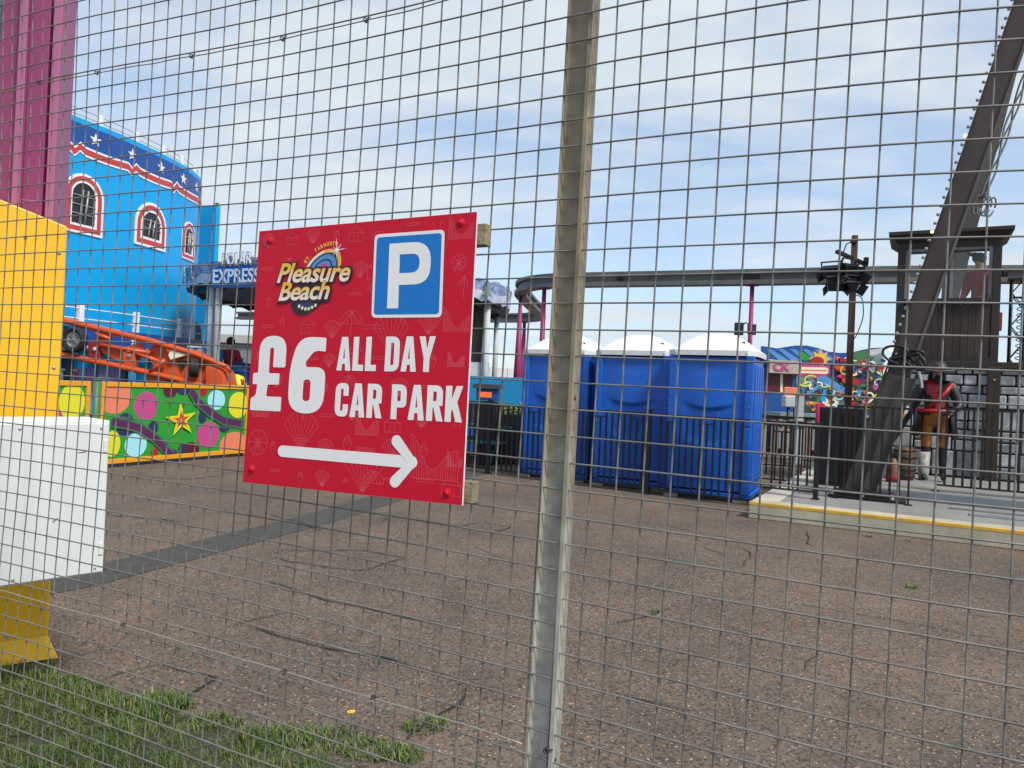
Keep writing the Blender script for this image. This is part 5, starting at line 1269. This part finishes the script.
for k, (x, lab) in enumerate(((1.47, 'dark brown timber post at the right side of stone wall'),)):
    p = cl0 + D * x - NB * .07; o = root('timber_post', lab, 'post', (p.x, p.y, .32), PHI)
    mb = MB(); mb.bx(-.09, .09, -.085, .065 - .02, 0, 1.86); mb.build('shaft', M['woodm'], o, bevel=.008)
    mb = MB(); mb.lathe([(0, -.012), (.012, -.01), (.016, 0)], (.0, -.086, 1.65), 8, axis=(0, 1, 0)); mb.build('bolt', M['alu'], o)
cb = root('operator_cabin', 'dark timber operator cabin with glazed windows on top of stone wall', 'cabin', cl0 + V((0, 0, 2.27)) - NB * .05, PHI)
W_, Dp, Hh = 1.52, .95, 2.12
mb = MB(); mb.bx(0, W_, 0, Dp, 0, .06); mb.build('floor', M['wood'], cb)
for x in (0, W_ - .12):
    for y in (0, Dp - .12):
        mb = MB(); mb.bx(x, x + .12, y, y + .12, .06, Hh); mb.build('corner_post', M['wood'], cb, bevel=.006)
mb = MB()
for k in range(12): x = .122 + k * (W_ - .244) / 12; mb.bx(x + .002, x + (W_ - .244) / 12 - .003, .012, .04, .06, .97)
mb.build('front_boards', M['woodm'], cb, bevel=.003)
mb = MB(); mb.bx(.03, .06, .122, Dp - .122, .06, .97); mb.bx(W_ - .06, W_ - .03, .122, Dp - .122, .06, .97); mb.bx(.122, W_ - .122, Dp - .06, Dp - .03, .06, .97); mb.build('side_boards', M['wood'], cb)
mb = MB(); mb.bx(.122, W_ - .122, -.05, .10, .972, 1.06); mb.bx(.0, .11, .122, Dp - .122, .972, 1.05); mb.bx(W_ - .11, W_, .122, Dp - .122, .972, 1.05); mb.bx(.122, W_ - .122, Dp - .1, Dp, .972, 1.05); mb.build('sill', M['wood'], cb, bevel=.006)
mb = MB(); mb.bx(.122, W_ - .122, 0, .1, 1.93, Hh); mb.bx(.122, W_ - .122, Dp - .06, Dp, 2.0, Hh); mb.bx(0, .1, .122, Dp - .122, 1.93, Hh); mb.bx(W_ - .1, W_, .122, Dp - .122, 1.93, Hh); mb.build('header', M['wood'], cb)
def roof_lo(r_, z): return [(-r_, -r_, z), (W_ + r_, -r_, z), (W_ + r_, Dp + r_, z), (-r_, Dp + r_, z)]
mb = MB(); vs = roof_lo(.0, Hh - .10) + roof_lo(.15, Hh + .03) + roof_lo(.15, Hh + .09); mb.add(vs, [(4 * a + i, 4 * a + (i + 1) % 4, 4 * a + 4 + (i + 1) % 4, 4 * a + 4 + i) for a in range(2) for i in range(4)] + [(8, 9, 10, 11), (3, 2, 1, 0)]); mb.build('roof', M['wood'], cb, bevel=.004)
for k, (x0, x1) in enumerate(((.122, W_ * .5 - .03), (W_ * .5 + .03, W_ - .122))):
    fr_ = MB(); fr_.bx(x0, x0 + .05, .03, .07, 1.06, 1.93); fr_.bx(x1 - .05, x1, .03, .07, 1.06, 1.93); fr_.bx(x0 + .05, x1 - .05, .03, .07, 1.88, 1.93); fo = fr_.build('window', M['grey'], cb)
    p_ = MB(); p_.bx(x0 + .05, x1 - .05, .048, .052, 1.06, 1.88); p_.build('pane', M['pane'], fo)
mb = MB(); mb.bx(W_ * .5 - .03, W_ * .5 + .03, 0, .08, 1.06, 1.93); mb.build('mullion', M['wood'], cb)
mb = MB(); mb.bx(W_ + .002, W_ + .06, .3, .5, .55, .85); mb.build('red_box', M['redp'], cb, bevel=.006)
wp = at(977, 300, 12.75); rel = V((wp.x, 12.72, 0))
op = root('person', 'person in red jacket and grey cap standing inside the dark cabin', 'person', (wp.x + .0, 12.62, 2.35), R(-62))
figure(op, [M['skin'], M['redj'], M['trous']], cls_person, [((.22, -.03, 1.12), (.17, -.22, .98)), ((.22, -.03, 1.12), (.17, -.22, .98))], .10, 1.78, armr=1.45)
mb = MB(); mb.sphere((0, -.115, 1.70), .112, 14, 9, (.95, 1.08, .85)); mb.prism(roundpoly([(-.08, -.08), (.08, -.08), (.085, -.26, .05), (-.085, -.26, .05)], 0), (0, -.115, 1.71), (1, 0, 0), (0, 1, -.15), (0, 0, .012)); mb.build('cap', M['capm'], op)
# ------------------------------------------------------------------ pirate statue
ps = at(931, 430, 11.75)
pt_ = root('pirate_statue', 'painted pirate statue with wide black hat and red sash on deck', 'statue', (ps.x + .06, 11.75, .32), R(-25)); pt_.scale = (1.25, 1.2, 1.13)
def cls_p(c):
    z = c.z
    if z > 1.42 and abs(c.x) < .12: return 4
    if z > .92:
        if abs(c.x) > .26: return 5 if z < 1.02 else 0
        d = (c.x + .3 * (z - 1.1))
        if c.y < -.02 and abs(d) < .045: return 1
        return 0
    if z > .45: return 2
    return 0
figure(pt_, [M['coat'], M['redp'], M['oran2'], M['silver'], M['skin'], M['silver']], cls_p, [((.34, -.10, 1.10), (.42, -.30, .92)), ((.27, -.05, 1.12), (.16, -.26, 1.02))], .04, 1.66, armr=1.35)
mb = MB(); mb.lathe([(.0, 1.66), (.07, 1.655), (.11, 1.60), (.115, 1.545), (.16, 1.53), (.27, 1.545), (.30, 1.535), (.16, 1.515), (.10, 1.515)], (0, -.05, .02), 26)
for v_ in mb.v:
    rr_ = hypot(v_.x, v_.y + .05)
    if rr_ > .14: v_.z += .03 * (abs(v_.x) / .27) ** 2 - .03 * (abs(v_.y + .05) / .27) ** 2
mb.build('hat', M['coat'], pt_)
mb = MB(); mb.tube([(.27 * cos(a), -.05 + .27 * sin(a), 1.555 + .035 * cos(a) ** 2 - .03 * sin(a) ** 2) for a in [k * 2 * pi / 30 for k in range(30)]], .010, 5, closed=True); mb.build('hat_braid', M['alu'], pt_)
mb = MB(); mb.sphere((0, .02, 1.44), .105, 12, 8, (1, .8, 1.1)); mb.build('hair', M['hair'], pt_)
mb = MB(); mb.sphere((0, -.13, 1.42), .05, 10, 7, (.9, .6, 1.2)); mb.build('beard', M['hair'], pt_)
mb = MB(); mb.smooth = True; vs = []; n = 20
for r_, z in ((.20, 1.02), (.225, .85), (.26, .62)):
    for k in range(n + 1): a = -pi * .25 + (pi * 1.5) * k / n; vs.append((r_ * cos(a), .04 + r_ * .8 * sin(a), z))
mb.add(vs, [(j * (n + 1) + k, j * (n + 1) + k + 1, (j + 1) * (n + 1) + k + 1, (j + 1) * (n + 1) + k) for j in range(2) for k in range(n)]); o = mb.build('coat_tails', M['coat'], pt_, recalc=False)
md = o.modifiers.new('t', 'SOLIDIFY'); md.thickness = .012
mb = MB(); mb.tube([(.20 * cos(a), .0 + .16 * sin(a), .98) for a in [k * 2 * pi / 24 for k in range(24)]], .03, 8, closed=True); mb.build('sash', M['redp'], pt_)
mb = MB(); mb.tube([(.16, -.10, 1.36), (.06, -.145, 1.2), (-.10, -.14, 1.02)], .028, 8); mb.build('baldric', M['redp'], pt_)
mb = MB(); mb.sphere((-.19, -.02, 1.36), .085, 10, 7, (1, .9, .7)); mb.build('epaulette', M['silver'], pt_)
mb = MB(); mb.lathe([(.0, .0), (.055, .0), (.06, .10), (.075, .40), (0, .40)], (-.108, .0, .0), 14); mb.build('peg_leg', M['silver'], pt_)
bq = ps + V((-.42, -.02, 0))
br = root('wooden_keg', 'small brown keg standing on the deck beside pirate statue', 'keg', (bq.x, bq.y, .32))
mb = MB(); mb.lathe([(0, 0), (.14, 0), (.17, .14), (.18, .26), (.17, .40), (.14, .52), (0, .52)], (0, 0, 0), 20); mb.build('staves', M['brownp'], br)
for z_ in (.07, .17, .36, .46):
    mb = MB(); r_ = .155 if z_ < .1 or z_ > .4 else .178; mb.lathe([(r_, z_ - .015), (r_ + .008, z_ - .013), (r_ + .008, z_ + .013), (r_, z_ + .015)], (0, 0, 0), 20); mb.build('hoop', M['iron'], br)
cq = at(893, 470, 11.3)
cn = root('red_flask', 'small reddish brown flask ornament on deck by beam foot', 'ornament', (cq.x, 11.3, .32))
mb = MB(); mb.lathe([(0, 0), (.09, 0), (.10, .10), (.095, .22), (.05, .33), (.03, .36), (0, .36)], (0, 0, 0), 16); mb.build('flask', M['brick'], cn)
mb = MB(); mb.lathe([(.094, .03), (.102, .04), (.104, .10), (.098, .11)], (0, 0, 0), 16); mb.build('band', M['redp'], cn)
# ship's prow figure of timber leaning by the statue
tb = at(893, 420, 12.3)
tm = root('slanting_timber', 'dark slanting timber prop against the stone wall by the pirate', 'timber', (tb.x, 12.3, .32), PHI)
mb = MB(); mb.bar((-.35, 0, 0), (.42, .12, 1.45), .16, .14); mb.build('baulk', M['woodm'], tm, bevel=.012)
# black lattice mast right of the cabin
lm_ = at(1014, 400, 12.6)
ltm = root('lattice_mast', 'thin black lattice mast with coiled cable right of the cabin', 'mast', (lm_.x, 12.6, .3), PHI)
mb = MB()
for x in (-.1, .1):
    for y in (-.1, .1): mb.tube([(x, y, 0), (x, y, 3.4)], .02, 6)
for k in range(12):
    z_ = .1 + k * .28; s = 1 if k % 2 else -1
    mb.tube([(-.1 * s, -.1, z_), (.1 * s, -.1, z_ + .28)], .01, 5); mb.tube([(-.1 * s, .1, z_), (.1 * s, .1, z_ + .28)], .01, 5)
mb.bx(-.16, .5, -.13, .13, 3.4, 3.44); mb.bx(-.12, .5, -.02, .02, 3.1, 3.13); mb.build('lattice', M['lampb'], ltm)
mb = MB(); mb.tube([(.03 + .05 * cos(a), -.13 + .05 * sin(a), 1.4 + a * .0165) for a in [k * .45 for k in range(230)]], .008, 5); mb.build('coiled_cable', M['iron'], ltm)
mb = MB(); mb.bar((-.45, 0, 2.0), (-.1, 0, 1.5), .05, .05); mb.build('stay', M['lampb'], ltm)
# ------------------------------------------------------------------ mural stall and stands in the background
YM = 23.5
ma, mbb = at(762, 420, YM), at(884, 420, YM)
mr_ = root('mural_stall', 'fairground stall with wavy topped blue graffiti mural and pale pink lettering band', 'stall', (ma.x, YM, 0))
wm = mbb.x - ma.x
U = lambda px, py: V((at(px, py, YM).x - ma.x, at(px, py, YM).z))
topl = [U(*p) for p in ((762, 346), (770, 347), (777, 348.5), (785, 347), (795, 345.5), (807, 345.5), (818, 348), (828, 351.5), (840, 353), (852, 352.5), (862, 350), (872, 348), (883, 347.5))]
mb = MB(); mb.prism([(0, 0), (wm, 0)] + [(p.x, p.y) for p in topl[::-1]], (0, 0, 0), (1, 0, 0), (0, 0, 1), (0, .12, 0)); mb.build('mural_board', M['dblue'], mr_)
MF = Matrix(((1, 0, 0, 0), (0, 0, -1, 0), (0, 1, 0, 0), (0, 0, 0, 1)))
lay = [0]
def art(loop, m, name='painted_shape'):
    lay[0] += 1; return shape(name, [loop], M[m], mr_, MF, z=.004 + .0012 * lay[0], th=.001)
PX = lambda *pts: [U(*p) for p in pts]
for k in range(5):
    x = 766 + k * 12; art(PX((x, 349 + k * .2), (x + 5, 349), (x + 22, 360), (x + 14, 361)), 'sky1')
art(PX((796, 376), (884, 376), (884, 412), (796, 412)), 'tealg'); art(PX((848, 353), (883, 348), (883, 412), (840, 412), (838, 380)), 'dgreen'); art(PX((868, 350), (883, 348), (884, 362), (878, 360), (868, 354)), 'pgrey'); art(PX((864, 360), (882, 352), (884, 368), (870, 376)), 'tealg')
art(roundpoly(PX((798, 350), (806, 354), (812, 360), (803, 361), (799, 356)), .08), 'green'); art(star(U(820, 360).x, U(820, 360).y, .36, .55, 9), 'gold'); art(circ(U(817, 361).x, U(817, 361).y, .22, 18, .14), 'redp')
art(PX((768, 363), (800, 364), (830, 366), (830, 376), (800, 376), (768, 373)), 'pink'); art(roundpoly(PX((798, 367), (828, 367.5), (828, 374), (798, 373)), .08), 'cream'); art(roundpoly(PX((800, 369.5), (827, 370), (827, 371.5), (800, 371)), .02), 'salmon')
art(PX((767, 359), (798, 362), (797, 374), (767, 372)), 'cream')
art(PX((766, 374), (792, 375), (792, 392), (766, 392)), 'wine'); art(PX((780, 374), (782.5, 374), (782.5, 392), (780, 392)), 'cream')
rm = random.Random(21); pal = ['redp', 'gold', 'sky1', 'cream', 'plum', 'hotpink', 'lemon', 'tealg', 'dgreen', 'salmon', 'navy', 'aqua', 'orange']
for k in range(190):
    px = rm.uniform(800, 881); py = rm.uniform(362 if px < 832 else 357, 408); 
    if 796 < px < 834 and 362 < py < 377: continue
    c = U(px, py); rr_ = rm.uniform(.06, .20); n = rm.choice((3, 5, 6, 7)); a0 = rm.uniform(0, 6)
    art(roundpoly([(c.x + rr_ * rm.uniform(.5, 1.3) * cos(a0 + q * 2 * pi / n), c.y + rr_ * rm.uniform(.4, 1.0) * sin(a0 + q * 2 * pi / n)) for q in range(n)], .05, 3), rm.choice(pal))
for p, q in (((800, 388), (818, 378)), ((822, 378), (848, 394)), ((806, 392), (822, 383)), ((826, 383), (842, 392))): art(stroke(PX(p, q), .13), 'sky1')
art(PX((818, 380), (823, 380), (823, 402), (818, 402)), 'bblue')
art(circ(U(872, 386).x, U(872, 386).y, .17, 18, .24), 'black'); art(circ(U(872, 386).x, U(872, 386).y, .09, 14, .13), 'pink')
for k in range(46):
    px = rm.uniform(802, 880); py = rm.uniform(360, 404)
    if px < 834 and py < 379: continue
    c = U(px, py); a0 = rm.uniform(0, 6.3); r_ = rm.uniform(.10, .34); sw_ = rm.uniform(1.5, 4)
    art(stroke([(c.x + r_ * (1 - .12 * q) * cos(a0 + sw_ * q / 7), c.y + r_ * (1 - .12 * q) * .8 * sin(a0 + sw_ * q / 7)) for q in range(8)], rm.uniform(.025, .06)), rm.choice(('cream', 'aqua', 'navy', 'cream', 'sky1', 'lemon', 'plum', 'dgreen')))
text('lettering', 'CK', M['pink'], mr_, MF @ Matrix.Translation((U(770, 371).x, U(770, 371).y, .30)), .52, .26, 0, .03, th=.004)
mb = MB(); mb.bx(U(767, 372).x - .02, U(798, 372).x, -.28, -.02, U(770, 373).y, U(770, 360).y); mb.build('letter_box', M['creamd'], mr_)
mb = MB(); mb.bx(0, wm, -1.6, -.3, 1.02, 1.12); mb.bx(0, wm, -1.55, -1.45, 0, 1.02); mb.build('counter', M['tealg'], mr_)
def seat(px, y, lab):
    p = at(px, 388, y); o = root('ride_pod', lab, 'ride pod', (p.x, y, 0), 0, 'pink topped ride pods')
    mb = MB(); mb.prism(roundpoly([(-.10, 1.62), (.10, 1.62), (.10, 1.86, .06), (-.10, 1.86, .06)], .02), (0, 0, 0), (1, 0, 0), (0, 0, 1), (0, .08, 0)); mb.build('backrest', M['salmon'], o, bevel=.02)
    mb = MB(); mb.bx(-.14, .14, -.2, .1, 1.30, 1.62); mb.build('tub', M['pgrey'], o, bevel=.03)
    mb = MB(); mb.tube([(0, -.1, 0), (0, -.1, 1.3)], .05, 8); mb.build('pedestal', M['iron'], o)
seat(788, 20.6, 'pink topped ride pod, left one of the pair'); seat(794.5, 20.9, 'pink topped ride pod, right one of the pair')
p = at(799, 412, 17.5); o = root('white_post', 'short square white post in front of the mural stall', 'post', (p.x, 17.5, 0)); mb = MB(); mb.bx(-.09, .09, -.06, .06, 0, 1.62); mb.build('shaft', M['pgrey'], o, bevel=.01); mb = MB(); mb.bx(-.1, .1, -.07, .07, 1.62, 1.66); mb.build('cap', M['pgrey'], o)
p = at(820, 403, 15.5); o = root('pink_marker', 'hot pink tapered marker on a thin pole behind railing', 'marker', (p.x, 15.5, 0)); mb = MB(); mb.tube([(0, 0, 0), (0, 0, 1.0)], .03, 8); mb.build('pole', M['hotpink'], o)
mb = MB(); mb.prism([(-.05, 1.0), (.05, 1.0), (.09, 1.46), (-.09, 1.46)], (0, -.04, 0), (1, 0, 0), (0, 0, 1), (0, .08, 0)); mb.build('head', M['hotpink'], o, bevel=.008)
p = at(776, 430, 18.6); o = root('slatted_fence', 'low beige slatted fence with dark rail in front of the mural', 'fence', (p.x - 1.2, 18.6, 0), R(-8))
mb = MB()
for k in range(16): mb.bx(k * .26, k * .26 + .17, 0, .03, .05, 1.02)
mb.build('slats', M['slat'], o); mb = MB(); mb.bx(-.05, 4.2, .032, .08, .8, .95); mb.bx(-.05, 4.2, .032, .08, .15, .28); mb.bx(-.05, 4.2, -.02, .06, 1.02, 1.09); mb.build('rails', M['iron'], o)
railing((3.9, 13.4, 0), (5.6, 12.6, 0), 1.12, 'black railing behind the nearest toilet, at the platform side', step=.14)
railing((4.6, 16.2, 0), (7.4, 15.4, 0), 1.15, 'far black railing in front of the beige slatted fence', step=.2)
gb = at(70, 372, 15.5)
o = root('grey_barrier', 'grey barred barrier behind the orange ride frame', 'barrier', (gb.x - .75, 15.5, 0)); mb = MB()
for k in range(8): mb.bx(k * .11, k * .11 + .05, 0, .03, .1, 1.45)
mb.build('bars', M['grey'], o); mb = MB(); mb.bx(0, .9, -.01, .04, 1.45, 1.5); mb.bx(0, .9, -.01, .04, .06, .1); mb.bx(0, .06, -.01, .04, 0, .06); mb.bx(.84, .9, -.01, .04, 0, .06); mb.build('rails', M['grey'], o)
